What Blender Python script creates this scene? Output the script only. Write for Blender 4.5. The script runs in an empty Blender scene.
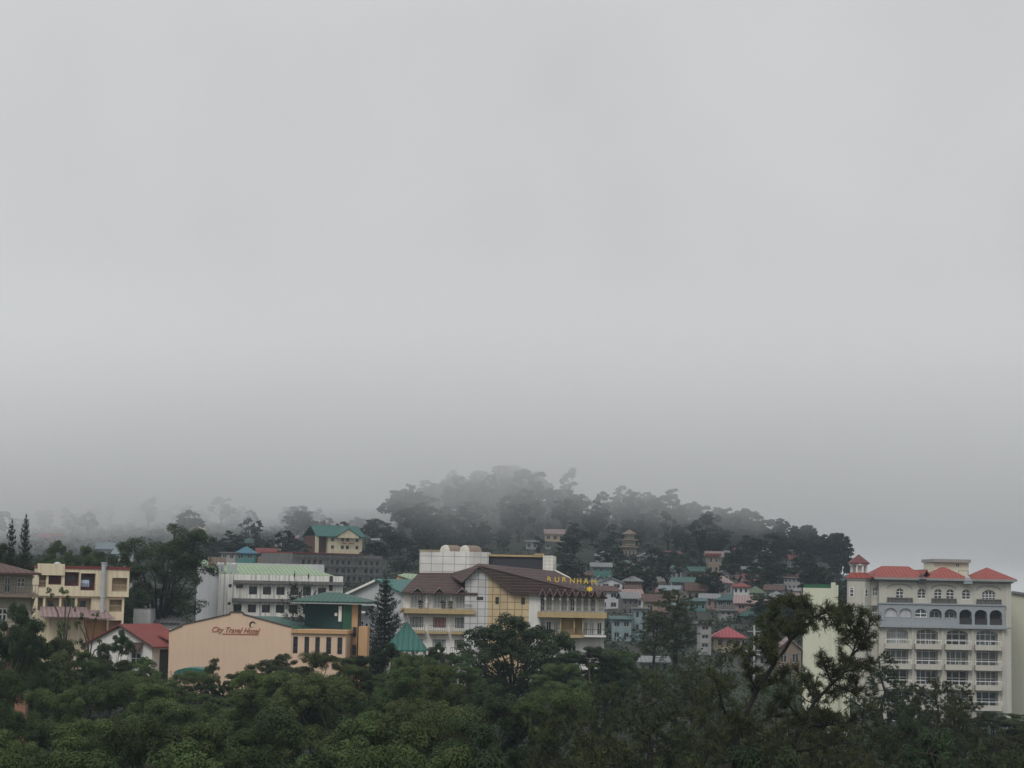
import bpy, math, random
import numpy as np
from mathutils import Vector, Matrix

RAD = math.radians
sc = bpy.context.scene
col = sc.collection
rnd = random.Random(7)

# ------------------------------------------------------------------ camera
FPX = 2000.0
PITCH = math.atan((585 - 384) / FPX)
ROLL = RAD(1.1)
CM = Matrix.Rotation(RAD(90) + PITCH, 3, 'X') @ Matrix.Rotation(ROLL, 3, 'Z')
cam = bpy.data.cameras.new('camera')
cam.sensor_width = 36.0
cam.lens = FPX / 1024 * 36.0
cam.clip_start = 0.5
cam.clip_end = 6000
camo = bpy.data.objects.new('camera', cam)
camo.rotation_euler = CM.to_euler()
col.objects.link(camo)
sc.camera = camo


def ray(px, py):
    return CM @ Vector(((px - 512) / FPX, (384 - py) / FPX, -1))


def P(px, py, Y):
    d = ray(px, py)
    return d * (Y / d.y)


# ------------------------------------------------------------------ terrain heights
def sstep(a, b, t):
    t = min(1.0, max(0.0, (t - a) / (b - a)))
    return t * t * (3 - 2 * t)


CR_X = [-400, -250, -125, -85, -68, -58, -52, -38, -9, 12, 37, 59, 80, 105, 122, 139, 148, 165, 400]
CR_Z = [9, 16, 23, 20, 15, 14, 20, 28, 32, 36, 29, 26, 18, 14, 9, 1, -5, -9, -12]
LF_X = [-700, -307, -247, -157, -97, -37, 60, 140, 220, 700]
LF_Z = [6, 15, 22, 36, 44, 42, 26, 0, -12, -14]


def ground(x, y):
    b = float(np.interp(y, [-200, 60, 150, 215, 255, 330, 430, 520, 620, 640, 3000],
                        [-25, -24, -22, -17, -14, -12.5, -6, 1, 7.5, 8.5, 8.5]))
    cr = float(np.interp(x, CR_X, CR_Z))
    lf = float(np.interp(x * 1200 / max(y, 900), LF_X, LF_Z))
    if y <= 620:
        g = b
    elif y <= 850:
        t = (y - 620) / 230
        g = b + (cr - b) * (0.55 * t + 0.45 * t * t * (3 - 2 * t))
    elif y <= 1200:
        t = (y - 850) / 350
        dip = 6 * math.sin(math.pi * t) * sstep(-70, 0, x)
        g = cr + (lf - cr) * t * t * (3 - 2 * t) - dip
    else:
        g = lf + (-40 - lf) * sstep(1250, 2200, y)
    if y > 120:
        w = sstep(0.158, 0.178, x / y) * sstep(120, 300, y)
        tgt = -12 - 9 * sstep(150, 260, y)
        if g > tgt:
            g += (tgt - g) * w
    return g


def hit(px, py, d0=250, d1=1300):
    d = d0
    while d < d1:
        p = P(px, py, d)
        if p.z <= ground(p.x, p.y):
            return d
        d += 1.5
    return d1


# ------------------------------------------------------------------ mesh helper
class MB:
    def __init__(s):
        s.v = []
        s.f = []

    def add(s, vs, fs):
        o = len(s.v)
        s.v += [tuple(v) for v in vs]
        s.f += [tuple(i + o for i in f) for f in fs]
        return s

    def box(s, x0, x1, y0, y1, z0, z1):
        return s.add([(x0, y0, z0), (x1, y0, z0), (x1, y1, z0), (x0, y1, z0), (x0, y0, z1), (x1, y0, z1), (x1, y1, z1), (x0, y1, z1)],
                     [(3, 2, 1, 0), (4, 5, 6, 7), (0, 1, 5, 4), (1, 2, 6, 5), (2, 3, 7, 6), (3, 0, 4, 7)])

    def open_box(s, x0, x1, y0, y1, z0, z1):           # a box without its front face
        return s.add([(x0, y0, z0), (x1, y0, z0), (x1, y1, z0), (x0, y1, z0), (x0, y0, z1), (x1, y0, z1), (x1, y1, z1), (x0, y1, z1)],
                     [(3, 2, 1, 0), (4, 5, 6, 7), (1, 2, 6, 5), (2, 3, 7, 6), (3, 0, 4, 7)])

    def prism(s, pts, y0, y1):                         # outline in x,z pushed along y
        n = len(pts)
        vs = [(x, y0, z) for x, z in pts] + [(x, y1, z) for x, z in pts]
        fs = [tuple(range(n)), tuple(reversed(range(n, 2 * n)))]
        fs += [((i + 1) % n, i, i + n, (i + 1) % n + n) for i in range(n)]
        return s.add(vs, fs)

    def plate(s, pts, t=0.18):                         # a roof plane given by 3-D corners, with thickness downwards
        n = len(pts)
        vs = [tuple(p) for p in pts] + [(p[0], p[1], p[2] - t) for p in pts]
        fs = [tuple(range(n)), tuple(reversed(range(n, 2 * n)))]
        fs += [((i + 1) % n, i, i + n, (i + 1) % n + n) for i in range(n)]
        return s.add(vs, fs)

    def tube(s, p0, p1, r0, r1=None, n=6):
        r1 = r0 if r1 is None else r1
        p0 = Vector(p0)
        p1 = Vector(p1)
        a = (p1 - p0)
        if a.length < 1e-6:
            return s
        a.normalize()
        b = a.orthogonal().normalized()
        c = a.cross(b)
        vs = []
        for p, r in ((p0, r0), (p1, r1)):
            for k in range(n):
                t = 2 * math.pi * k / n
                vs.append(p + (b * math.cos(t) + c * math.sin(t)) * r)
        fs = [(k, (k + 1) % n, (k + 1) % n + n, k + n) for k in range(n)]
        fs += [tuple(reversed(range(n))), tuple(range(n, 2 * n))]
        return s.add(vs, fs)

    def lathe(s, prof, cx=0, cy=0, n=12):              # (radius, z) profile
        vs, fs = [], []
        for r, z in prof:
            for k in range(n):
                t = 2 * math.pi * k / n
                vs.append((cx + r * math.cos(t), cy + r * math.sin(t), z))
        for j in range(len(prof) - 1):
            for k in range(n):
                fs.append((j * n + k, j * n + (k + 1) % n, (j + 1) * n + (k + 1) % n, (j + 1) * n + k))
        fs.append(tuple(reversed(range(n))))
        fs.append(tuple(range((len(prof) - 1) * n, len(prof) * n)))
        return s.add(vs, fs)

    def holed(s, x0, x1, z0, z1, holes, depth=0.25, y=0.0, back=True):
        """front wall at y with openings (hx0,hx1,hz0,hz1,arch rise) and reveals of the given depth"""
        H = [(h + (0,))[:5] for h in holes]
        H = [h for h in H if h[1] > h[0] and h[3] > h[2]]
        xs = sorted({x0, x1, *[min(max(h[k], x0), x1) for h in H for k in (0, 1)]})
        zs = sorted({z0, z1, *[min(max(h[k], z0), z1) for h in H for k in (2, 3)]})
        for i in range(len(xs) - 1):
            for j in range(len(zs) - 1):
                cx, cz = (xs[i] + xs[i + 1]) / 2, (zs[j] + zs[j + 1]) / 2
                if not any(h[0] < cx < h[1] and h[2] < cz < h[3] for h in H):
                    s.add([(xs[i], y, zs[j]), (xs[i + 1], y, zs[j]), (xs[i + 1], y, zs[j + 1]), (xs[i], y, zs[j + 1])], [(0, 1, 2, 3)])
        for a, b, c, d, ar in H:
            Y = y + depth
            if ar > 0:
                top = arch_curve(a, b, d, ar)
            else:
                top = [(b, d), (a, d)]
            out = [(a, c), (b, c)] + top
            n = len(out)
            vs = [(p[0], y, p[1]) for p in out] + [(p[0], Y, p[1]) for p in out]
            s.add(vs, [(i, (i + 1) % n, (i + 1) % n + n, i + n) for i in range(n)])
            if back:
                s.add([(p[0], Y, p[1]) for p in out], [tuple(range(n))])
            if ar > 0:
                m = len(top) // 2
                L = [(p[0], y, p[1]) for p in top]
                s.add([(b, y, d)] + L[:m + 1], [tuple([0] + list(range(m + 1, 0, -1)))])
                s.add([(a, y, d)] + L[m:], [tuple([0] + list(range(len(L) - m, 0, -1)))])
        return s

    def build(s, name, mat, parent=None, loc=None):
        me = bpy.data.meshes.new(name)
        me.from_pydata(s.v, [], s.f)
        me.validate()
        me.update()
        if mat is not None:
            me.materials.append(mat)
        return link(name, me, parent, loc)


def link(name, data, parent=None, loc=None):
    o = bpy.data.objects.new(name, data)
    col.objects.link(o)
    if parent is not None:
        o.parent = parent
    if loc is not None:
        o.location = loc
    return o


def arch_curve(a, b, d, rise, n=8):                    # from right springing to left springing; crown at z = d
    cx, w = (a + b) / 2, (b - a) / 2
    return [(cx + w * math.cos(math.pi * k / n), d - rise + rise * math.sin(math.pi * k / n)) for k in range(n + 1)]


def thing(name, label, cat, loc=(0, 0, 0), rz=0.0, group=None):
    o = bpy.data.objects.new(name, None)
    o.empty_display_size = 0.5
    col.objects.link(o)
    o.location = loc
    o.rotation_euler = (0, 0, rz)
    tag(o, label, cat, group)
    return o


def tag(o, label=None, cat=None, group=None, kind=None):
    if label:
        o['label'] = label
    if cat:
        o['category'] = cat
    if group:
        o['group'] = group
    if kind:
        o['kind'] = kind
    return o


def copy_tree(o, parent=None):
    c = o.copy()
    col.objects.link(c)
    c.parent = parent
    for ch in list(o.children):
        copy_tree(ch, c)
    return c


# ------------------------------------------------------------------ materials
def nt(name):
    m = bpy.data.materials.new(name)
    m.use_nodes = True
    t = m.node_tree
    b = t.nodes['Principled BSDF']
    return m, t, b


def N(t, typ, **kw):
    n = t.nodes.new(typ)
    for k, v in kw.items():
        if k.startswith('i_'):
            n.inputs[k[2:].replace('_', ' ')].default_value = v
        else:
            setattr(n, k, v)
    return n


def rgba(c, f=1.0):
    return (min(1, c[0] * f), min(1, c[1] * f), min(1, c[2] * f), 1)


def M(name, c, rough=0.8, var=0.18, scale=0.6, streak=0.0, dirt=(0.10, 0.085, 0.07), bump=0.0, ribs=None, spec=0.3, metal=0.0):
    """paint, plaster, sheet metal: blotchy base colour, optional run-down water stains, optional ribs with their shading painted in"""
    m, t, b = nt(name)
    L = t.links.new
    tc = N(t, 'ShaderNodeTexCoord')
    n1 = N(t, 'ShaderNodeTexNoise')
    n1.inputs['Scale'].default_value = scale
    n1.inputs['Detail'].default_value = 5
    n1.inputs['Roughness'].default_value = 0.65
    L(tc.outputs['Object'], n1.inputs['Vector'])
    mx = N(t, 'ShaderNodeMix', data_type='RGBA')
    L(n1.outputs['Fac'], mx.inputs['Factor'])
    mx.inputs[6].default_value = rgba(c, 1 - var * 1.4)
    mx.inputs[7].default_value = rgba(c, 1 + var)
    out = mx.outputs[2]
    if streak > 0:
        mp = N(t, 'ShaderNodeMapping')
        mp.inputs['Scale'].default_value = (2.6, 2.6, 0.16)
        L(tc.outputs['Object'], mp.inputs['Vector'])
        n2 = N(t, 'ShaderNodeTexNoise')
        n2.inputs['Scale'].default_value = 1.0
        n2.inputs['Detail'].default_value = 4
        L(mp.outputs['Vector'], n2.inputs['Vector'])
        mr = N(t, 'ShaderNodeMapRange')
        mr.inputs['From Min'].default_value = 0.46
        mr.inputs['From Max'].default_value = 0.70
        mr.inputs['To Max'].default_value = streak
        L(n2.outputs['Fac'], mr.inputs['Value'])
        m2 = N(t, 'ShaderNodeMix', data_type='RGBA')
        L(mr.outputs['Result'], m2.inputs['Factor'])
        L(out, m2.inputs[6])
        m2.inputs[7].default_value = rgba(dirt)
        out = m2.outputs[2]
    L(out, b.inputs['Base Color'])
    b.inputs['Roughness'].default_value = rough
    b.inputs['Specular IOR Level'].default_value = spec
    b.inputs['Metallic'].default_value = metal
    if ribs:
        w = N(t, 'ShaderNodeTexWave', wave_type='BANDS', bands_direction=ribs[0])
        w.inputs['Scale'].default_value = ribs[1]
        w.inputs['Distortion'].default_value = 0.0
        L(tc.outputs['Object'], w.inputs['Vector'])
        rr = N(t, 'ShaderNodeMapRange')
        rr.inputs['To Min'].default_value = 0.80
        rr.inputs['To Max'].default_value = 1.12
        L(w.outputs['Fac'], rr.inputs['Value'])
        rm = N(t, 'ShaderNodeMix', data_type='RGBA', blend_type='MULTIPLY')  # light and dark of the ribs multiplied into the base colour
        rm.inputs['Factor'].default_value = 1
        L(out, rm.inputs[6])
        L(rr.outputs['Result'], rm.inputs[7])
        L(rm.outputs[2], b.inputs['Base Color'])
        bp = N(t, 'ShaderNodeBump')
        bp.inputs['Strength'].default_value = 0.6
        bp.inputs['Distance'].default_value = 0.05
        L(w.outputs['Fac'], bp.inputs['Height'])
        L(bp.outputs['Normal'], b.inputs['Normal'])
    elif bump:
        bp = N(t, 'ShaderNodeBump')
        bp.inputs['Strength'].default_value = bump
        bp.inputs['Distance'].default_value = 0.03
        L(n1.outputs['Fac'], bp.inputs['Height'])
        L(bp.outputs['Normal'], b.inputs['Normal'])
    return m


def M_tiles(name, c, line, w, h, lw=0.05):
    """square facade tiles with dark joints, in the wall's own x and z"""
    m, t, b = nt(name)
    L = t.links.new
    tc = N(t, 'ShaderNodeTexCoord')
    sp = N(t, 'ShaderNodeSeparateXYZ')
    L(tc.outputs['Object'], sp.inputs[0])
    ad = N(t, 'ShaderNodeMath', operation='ADD')
    L(sp.outputs['X'], ad.inputs[0])
    L(sp.outputs['Y'], ad.inputs[1])
    cb = N(t, 'ShaderNodeCombineXYZ')
    L(ad.outputs[0], cb.inputs[0])
    L(sp.outputs['Z'], cb.inputs[1])
    br = N(t, 'ShaderNodeTexBrick')
    br.offset = 0.0
    br.inputs['Scale'].default_value = 1.0
    br.inputs['Brick Width'].default_value = w
    br.inputs['Row Height'].default_value = h
    br.inputs['Mortar Size'].default_value = lw
    br.inputs['Mortar Smooth'].default_value = 0.2
    br.inputs['Color1'].default_value = rgba(c, 0.94)
    br.inputs['Color2'].default_value = rgba(c, 1.05)
    br.inputs['Mortar'].default_value = rgba(line)
    L(cb.outputs[0], br.inputs['Vector'])
    n1 = N(t, 'ShaderNodeTexNoise')
    n1.inputs['Scale'].default_value = 0.5
    n1.inputs['Detail'].default_value = 5
    L(tc.outputs['Object'], n1.inputs['Vector'])
    mr = N(t, 'ShaderNodeMapRange')
    mr.inputs['To Min'].default_value = 0.7
    mr.inputs['To Max'].default_value = 1.2
    L(n1.outputs['Fac'], mr.inputs['Value'])
    mx = N(t, 'ShaderNodeMix', data_type='RGBA', blend_type='MULTIPLY')
    mx.inputs['Factor'].default_value = 1
    L(br.outputs['Color'], mx.inputs[6])
    L(mr.outputs['Result'], mx.inputs[7])
    L(mx.outputs[2], b.inputs['Base Color'])
    b.inputs['Roughness'].default_value = 0.5
    return m


def M_glass(name, c=(0.02, 0.025, 0.03), rough=0.12):
    m, t, b = nt(name)
    L = t.links.new
    tc = N(t, 'ShaderNodeTexCoord')
    n1 = N(t, 'ShaderNodeTexNoise')
    n1.inputs['Scale'].default_value = 1.3
    L(tc.outputs['Object'], n1.inputs['Vector'])
    oi = N(t, 'ShaderNodeObjectInfo')
    ad = N(t, 'ShaderNodeMath', operation='MULTIPLY_ADD')
    L(oi.outputs['Random'], ad.inputs[0])
    ad.inputs[1].default_value = 0.6
    L(n1.outputs['Fac'], ad.inputs[2])
    mx = N(t, 'ShaderNodeMix', data_type='RGBA')
    mr = N(t, 'ShaderNodeMapRange')
    mr.inputs['From Min'].default_value = 0.3
    mr.inputs['From Max'].default_value = 1.2
    L(ad.outputs[0], mr.inputs['Value'])
    L(mr.outputs['Result'], mx.inputs['Factor'])
    mx.inputs[6].default_value = rgba(c, 0.5)
    mx.inputs[7].default_value = rgba(c, 2.2)
    L(mx.outputs[2], b.inputs['Base Color'])
    b.inputs['Roughness'].default_value = rough
    b.inputs['Specular IOR Level'].default_value = 0.5
    return m


def M_curtain(name, c1, c2):
    """pale drawn curtain behind a window: fold light and shade painted as vertical bands"""
    m, t, b = nt(name)
    L = t.links.new
    tc = N(t, 'ShaderNodeTexCoord')
    w = N(t, 'ShaderNodeTexWave', wave_type='BANDS', bands_direction='X')  # flat pane: bands put the fold shading into the colour
    w.inputs['Scale'].default_value = 0.9
    w.inputs['Distortion'].default_value = 1.5
    L(tc.outputs['Object'], w.inputs['Vector'])
    mx = N(t, 'ShaderNodeMix', data_type='RGBA')
    L(w.outputs['Fac'], mx.inputs['Factor'])
    mx.inputs[6].default_value = rgba(c1)
    mx.inputs[7].default_value = rgba(c2)
    L(mx.outputs[2], b.inputs['Base Color'])
    b.inputs['Roughness'].default_value = 0.35
    return m


def M_leaf(name, dark, light, trans=0.25, hue=0.04, val=0.35):
    m, t, b = nt(name)
    L = t.links.new
    at = N(t, 'ShaderNodeAttribute', attribute_name='tint')
    mx = N(t, 'ShaderNodeMix', data_type='RGBA')
    L(at.outputs['Fac'], mx.inputs['Factor'])
    mx.inputs[6].default_value = rgba(dark)
    mx.inputs[7].default_value = rgba(light)
    oi = N(t, 'ShaderNodeObjectInfo')
    hs = N(t, 'ShaderNodeHueSaturation')
    mh = N(t, 'ShaderNodeMapRange')
    mh.inputs['To Min'].default_value = 0.5 - hue
    mh.inputs['To Max'].default_value = 0.5 + hue * 0.5
    L(oi.outputs['Random'], mh.inputs['Value'])
    fr = N(t, 'ShaderNodeMath', operation='MULTIPLY')
    fr.inputs[1].default_value = 7.31
    L(oi.outputs['Random'], fr.inputs[0])
    fc = N(t, 'ShaderNodeMath', operation='FRACT')
    L(fr.outputs[0], fc.inputs[0])
    mv = N(t, 'ShaderNodeMapRange')
    mv.inputs['To Min'].default_value = 1 - val
    mv.inputs['To Max'].default_value = 1 + val
    L(fc.outputs[0], mv.inputs['Value'])
    L(mh.outputs['Result'], hs.inputs['Hue'])
    L(mv.outputs['Result'], hs.inputs['Value'])
    L(mx.outputs[2], hs.inputs['Color'])
    L(hs.outputs['Color'], b.inputs['Base Color'])
    b.inputs['Roughness'].default_value = 0.65
    b.inputs['Specular IOR Level'].default_value = 0.15
    tr = N(t, 'ShaderNodeBsdfTranslucent')
    L(hs.outputs['Color'], tr.inputs['Color'])
    ms = N(t, 'ShaderNodeMixShader')
    ms.inputs[0].default_value = trans
    L(b.outputs[0], ms.inputs[1])
    L(tr.outputs[0], ms.inputs[2])
    L(ms.outputs[0], t.nodes['Material Output'].inputs['Surface'])
    return m


W = {}
W['bark'] = M('bark', (0.075, 0.06, 0.048), 0.95, 0.35, 3.0, bump=0.5)
W['bark_dark'] = M('dark_bark', (0.026, 0.023, 0.021), 0.95, 0.35, 3.0, bump=0.5)
W['glass'] = M_glass('window_glass')
W['glass_blue'] = M_glass('bluish_glass', (0.07, 0.09, 0.11), 0.1)
W['dark_room'] = M('dark_interior', (0.05, 0.045, 0.045), 0.9)  # unlit insides put into a dark colour
W['white_frame'] = M('white_frame', (0.75, 0.75, 0.72), 0.6, 0.08)
W['dark_frame'] = M('dark_frame', (0.06, 0.055, 0.05), 0.6, 0.1)
W['curtain'] = M_curtain('pale_curtain', (0.26, 0.29, 0.29), (0.46, 0.49, 0.48))
W['curtain_dim'] = M_curtain('dim_curtain', (0.10, 0.11, 0.11), (0.20, 0.20, 0.19))
W['curtain_red'] = M_curtain('red_curtain', (0.24, 0.08, 0.09), (0.42, 0.22, 0.22))
W['rail'] = M('grey_railing', (0.30, 0.29, 0.28), 0.6, 0.1)
W['rail_dark'] = M('dark_railing', (0.09, 0.085, 0.085), 0.6, 0.1)
W['metal'] = M('galvanised_metal', (0.42, 0.44, 0.46), 0.4, 0.15, 1.5, spec=0.5)
W['grey_metal'] = M('grey_painted_metal', (0.25, 0.26, 0.27), 0.55, 0.15)

# ------------------------------------------------------------------ windows, railings
_wcache = {}


def window(root, x0, x1, z0, z1, y, fm='white_frame', pm='glass', nx=2, nz=1, arch=0.0, ft=0.08):
    w, h = x1 - x0, z1 - z0
    key = (round(w, 2), round(h, 2), fm, pm, nx, nz, round(arch, 2), ft)
    if key not in _wcache:
        f = MB()
        g = MB()
        if arch > 0:
            oc = arch_curve(0, w, h, arch)
            ic = arch_curve(ft, w - ft, h - ft, max(0.05, arch - ft))
            n = len(oc)
            vs = [(p[0], 0, p[1]) for p in oc] + [(p[0], 0, p[1]) for p in ic]
            vs += [(p[0], 0.06, p[1]) for p in oc] + [(p[0], 0.06, p[1]) for p in ic]
            fs = []
            for i in range(n - 1):
                fs += [(i, i + 1, n + i + 1, n + i), (n + i, n + i + 1, 3 * n + i + 1, 3 * n + i), (i + 1, i, 2 * n + i, 2 * n + i + 1)]
            f.add(vs, fs)
            sp = h - arch
            f.box(0, ft, 0, 0.06, 0, sp)
            f.box(w - ft, w, 0, 0.06, 0, sp)
            f.box(ft, w - ft, 0, 0.06, 0, ft)
            f.box(ft, w - ft, 0.005, 0.055, sp - ft / 2, sp + ft / 2)
            for k in range(1, nx):
                x = w * k / nx
                f.box(x - ft / 2, x + ft / 2, 0.003, 0.057, ft, h - ft * 1.2 - arch * (1 - math.sqrt(max(0, 1 - (2 * k / nx - 1) ** 2))))
            for k in range(1, nz):
                z = sp * k / nz
                f.box(ft, w - ft, 0.006, 0.05, z - ft / 2, z + ft / 2)
            g.prism([(0.01, 0.01), (w - 0.01, 0.01)] + arch_curve(0.01, w - 0.01, h - 0.01, arch), 0.03, 0.05)
        else:
            f.box(0, ft, 0, 0.06, 0, h)
            f.box(w - ft, w, 0, 0.06, 0, h)
            f.box(ft, w - ft, 0, 0.06, 0, ft)
            f.box(ft, w - ft, 0, 0.06, h - ft, h)
            for k in range(1, nx):
                x = w * k / nx
                f.box(x - ft / 2, x + ft / 2, 0.003, 0.057, ft, h - ft)
            for k in range(1, nz):
                z = h * k / nz
                f.box(ft, w - ft, 0.006, 0.054, z - ft / 2, z + ft / 2)
            g.box(0.01, w - 0.01, 0.03, 0.05, 0.01, h - 0.01)
        me = []
        for mb, nm, mt in ((f, 'window', W[fm]), (g, 'pane', W[pm])):
            q = bpy.data.meshes.new(nm)
            q.from_pydata(mb.v, [], mb.f)
            q.materials.append(mt)
            me.append(q)
        _wcache[key] = me
    me = _wcache[key]
    o = link('window', me[0], root, (x0, y, z0))
    link('pane', me[1], o)
    return o


def railing(mb, x0, x1, y, z, h=0.95, n=None, t=0.05):
    mb.box(x0, x1, y, y + t, z + h - 0.07, z + h)
    mb.box(x0, x1, y + 0.005, y + t - 0.005, z + 0.08, z + 0.13)
    n = n or max(2, int((x1 - x0) / 0.28))
    for k in range(n + 1):
        x = x0 + (x1 - x0 - 0.04) * k / n
        mb.box(x, x + 0.04, y + 0.003, y + t - 0.003, z, z + h - 0.07)


class Bld:
    """a building whose front plane passes through pixel columns xl, xr at depths dL, dR; pixels convert to its own x and z"""

    def __init__(s, name, label, cat, xl, xr, dL, dR, zg=None, group=None):
        a, b = P(xl, 600, dL), P(xr, 600, dR)
        s.a = Vector((a.x, a.y))
        b = Vector((b.x, b.y))
        s.e = (b - s.a).normalized()
        s.n = Vector((-s.e.y, s.e.x))
        s.w = (b - s.a).length
        mid = (s.a + b) / 2
        s.zg = ground(mid.x, mid.y) - 0.4 if zg is None else zg
        s.root = thing(name, label, cat, (a.x, a.y, s.zg), math.atan2(s.e.y, s.e.x), group)

    def q(s, px, py, off=0.0):
        d = ray(px, py)
        a = s.a + s.n * off
        t = a.dot(s.n) / Vector((d.x, d.y)).dot(s.n)
        p = d * t
        return (Vector((p.x, p.y)) - s.a).dot(s.e), p.z - s.zg

    def x(s, px, py=600, off=0.0):
        return s.q(px, py, off)[0]

    def z(s, px, py, off=0.0):
        return s.q(px, py, off)[1]

    def world(s, x, y, z):
        p = s.a + s.e * x + s.n * y
        return Vector((p.x, p.y, z + s.zg))


def hip_roof(mb, x0, x1, y0, y1, z, h, rx=None, t=0.18):
    """hip roof over a rectangle; rx = (ridge x0, ridge x1), pyramid when they meet"""
    ym = (y0 + y1) / 2
    if rx is None:
        k = min((y1 - y0) / 2, (x1 - x0) / 2)
        rx = (x0 + k, x1 - k)
    a, b = rx
    top = [(x0, y0, z), (x1, y0, z), (x1, y1, z), (x0, y1, z), (a, ym, z + h), (b, ym, z + h)]
    if b - a < 0.05:
        top = top[:4] + [((a + b) / 2, ym, z + h)]
        f = [(0, 1, 4), (1, 2, 4), (2, 3, 4), (3, 0, 4)]
    else:
        f = [(0, 1, 5, 4), (1, 2, 5), (2, 3, 4, 5), (3, 0, 4)]
    mb.add(top, f)
    mb.box(x0, x1, y0, y1, z - t, z - 0.002)
    return mb


def gable_roof(mb, x0, x1, y0, y1, z, h, along='x', t=0.18):
    if along == 'x':
        ym = (y0 + y1) / 2
        mb.plate([(x0, y0, z), (x1, y0, z), (x1, ym, z + h), (x0, ym, z + h)], t)
        mb.plate([(x1, y1, z), (x0, y1, z), (x0, ym, z + h), (x1, ym, z + h)], t)
    else:
        xm = (x0 + x1) / 2
        mb.plate([(x0, y1, z), (x0, y0, z), (xm, y0, z + h), (xm, y1, z + h)], t)
        mb.plate([(x1, y0, z), (x1, y1, z), (xm, y1, z + h), (xm, y0, z + h)], t)
    return mb
# ------------------------------------------------------------------ sky, sun, air
SUN_EL, SUN_AZ = RAD(48), RAD(205)        # azimuth: compass-like, clockwise from +Y; the sun stands behind the camera, to the left of straight back


def make_sky():
    w = bpy.data.worlds.new('World')
    sc.world = w
    w.use_nodes = True
    t = w.node_tree
    L = t.links.new
    bg = t.nodes['Background']
    bg.inputs['Strength'].default_value = 0.1
    sky = N(t, 'ShaderNodeTexSky')
    sky.sky_type = 'NISHITA'
    sky.sun_disc = False
    sky.sun_elevation = SUN_EL
    sky.sun_rotation = SUN_AZ
    sky.altitude = 1400
    sky.dust_density = 3
    tc = N(t, 'ShaderNodeTexCoord')
    sp = N(t, 'ShaderNodeSeparateXYZ')
    L(tc.outputs['Generated'], sp.inputs[0])
    n1 = N(t, 'ShaderNodeTexNoise')
    n1.inputs['Scale'].default_value = 5.0
    n1.inputs['Detail'].default_value = 3
    L(tc.outputs['Generated'], n1.inputs['Vector'])
    ad = N(t, 'ShaderNodeMath', operation='MULTIPLY_ADD')
    L(n1.outputs['Fac'], ad.inputs[0])
    ad.inputs[1].default_value = 0.05
    L(sp.outputs['Z'], ad.inputs[2])
    cr = N(t, 'ShaderNodeValToRGB')
    e = cr.color_ramp.elements
    e[0].position, e[0].color = 0.02, (0.56, 0.56, 0.56, 1)
    e[1].position, e[1].color = 1.0, (0.95, 0.97, 1.0, 1)
    for p, c in SKY_STOPS:
        q = e.new(p)
        q.color = (*c, 1)
    L(ad.outputs[0], cr.inputs[0])
    sc_ = N(t, 'ShaderNodeVectorMath', operation='SCALE')
    sc_.inputs['Scale'].default_value = 10.0
    L(cr.outputs['Color'], sc_.inputs[0])
    n2 = N(t, 'ShaderNodeTexNoise')                      # faint unevenness of the cloud deck
    n2.inputs['Scale'].default_value = 6.0
    n2.inputs['Detail'].default_value = 4
    n2.inputs['Roughness'].default_value = 0.5
    L(tc.outputs['Generated'], n2.inputs['Vector'])
    m2 = N(t, 'ShaderNodeMapRange')
    m2.inputs['From Min'].default_value = 0.3
    m2.inputs['From Max'].default_value = 0.7
    m2.inputs['To Min'].default_value = 9.5
    m2.inputs['To Max'].default_value = 10.6
    L(n2.outputs['Fac'], m2.inputs['Value'])
    L(m2.outputs['Result'], sc_.inputs['Scale'])
    mx = N(t, 'ShaderNodeMix', data_type='RGBA')
    mx.inputs['Factor'].default_value = 0.97
    L(sky.outputs['Color'], mx.inputs[6])
    L(sc_.outputs[0], mx.inputs[7])
    L(mx.outputs[2], bg.inputs['Color'])


SKY_STOPS = [(0.10, (0.575, 0.575, 0.575)), (0.20, (0.60, 0.60, 0.602)), (0.30, (0.625, 0.625, 0.63)), (0.45, (0.72, 0.72, 0.73))]
make_sky()
sun = bpy.data.lights.new('sun', 'SUN')
sun.energy = 1.3
sun.angle = RAD(25)
sun.color = (1.0, 0.97, 0.92)
so = bpy.data.objects.new('sun', sun)
col.objects.link(so)
dv = Vector((math.sin(SUN_AZ) * math.cos(SUN_EL), math.cos(SUN_AZ) * math.cos(SUN_EL), math.sin(SUN_EL)))
so.rotation_euler = dv.to_track_quat('Z', 'Y').to_euler()


def volume_mat(name, density, color, aniso=0.0):
    m = bpy.data.materials.new(name)
    m.use_nodes = True
    t = m.node_tree
    t.nodes.remove(t.nodes['Principled BSDF'])
    v = N(t, 'ShaderNodeVolumePrincipled')
    v.inputs['Color'].default_value = (*color, 1)
    v.inputs['Density'].default_value = density
    v.inputs['Anisotropy'].default_value = aniso
    t.links.new(v.outputs[0], t.nodes['Material Output'].inputs['Volume'])
    return m, t, v


hz, _, _ = volume_mat('haze_air', 0.00015, (0.72, 0.86, 0.98))
o = MB().box(-1400, 1400, -250, 2600, -42, 122).build('haze', hz)
tag(o, 'pale damp haze in the air over the whole valley', kind='stuff')

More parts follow.
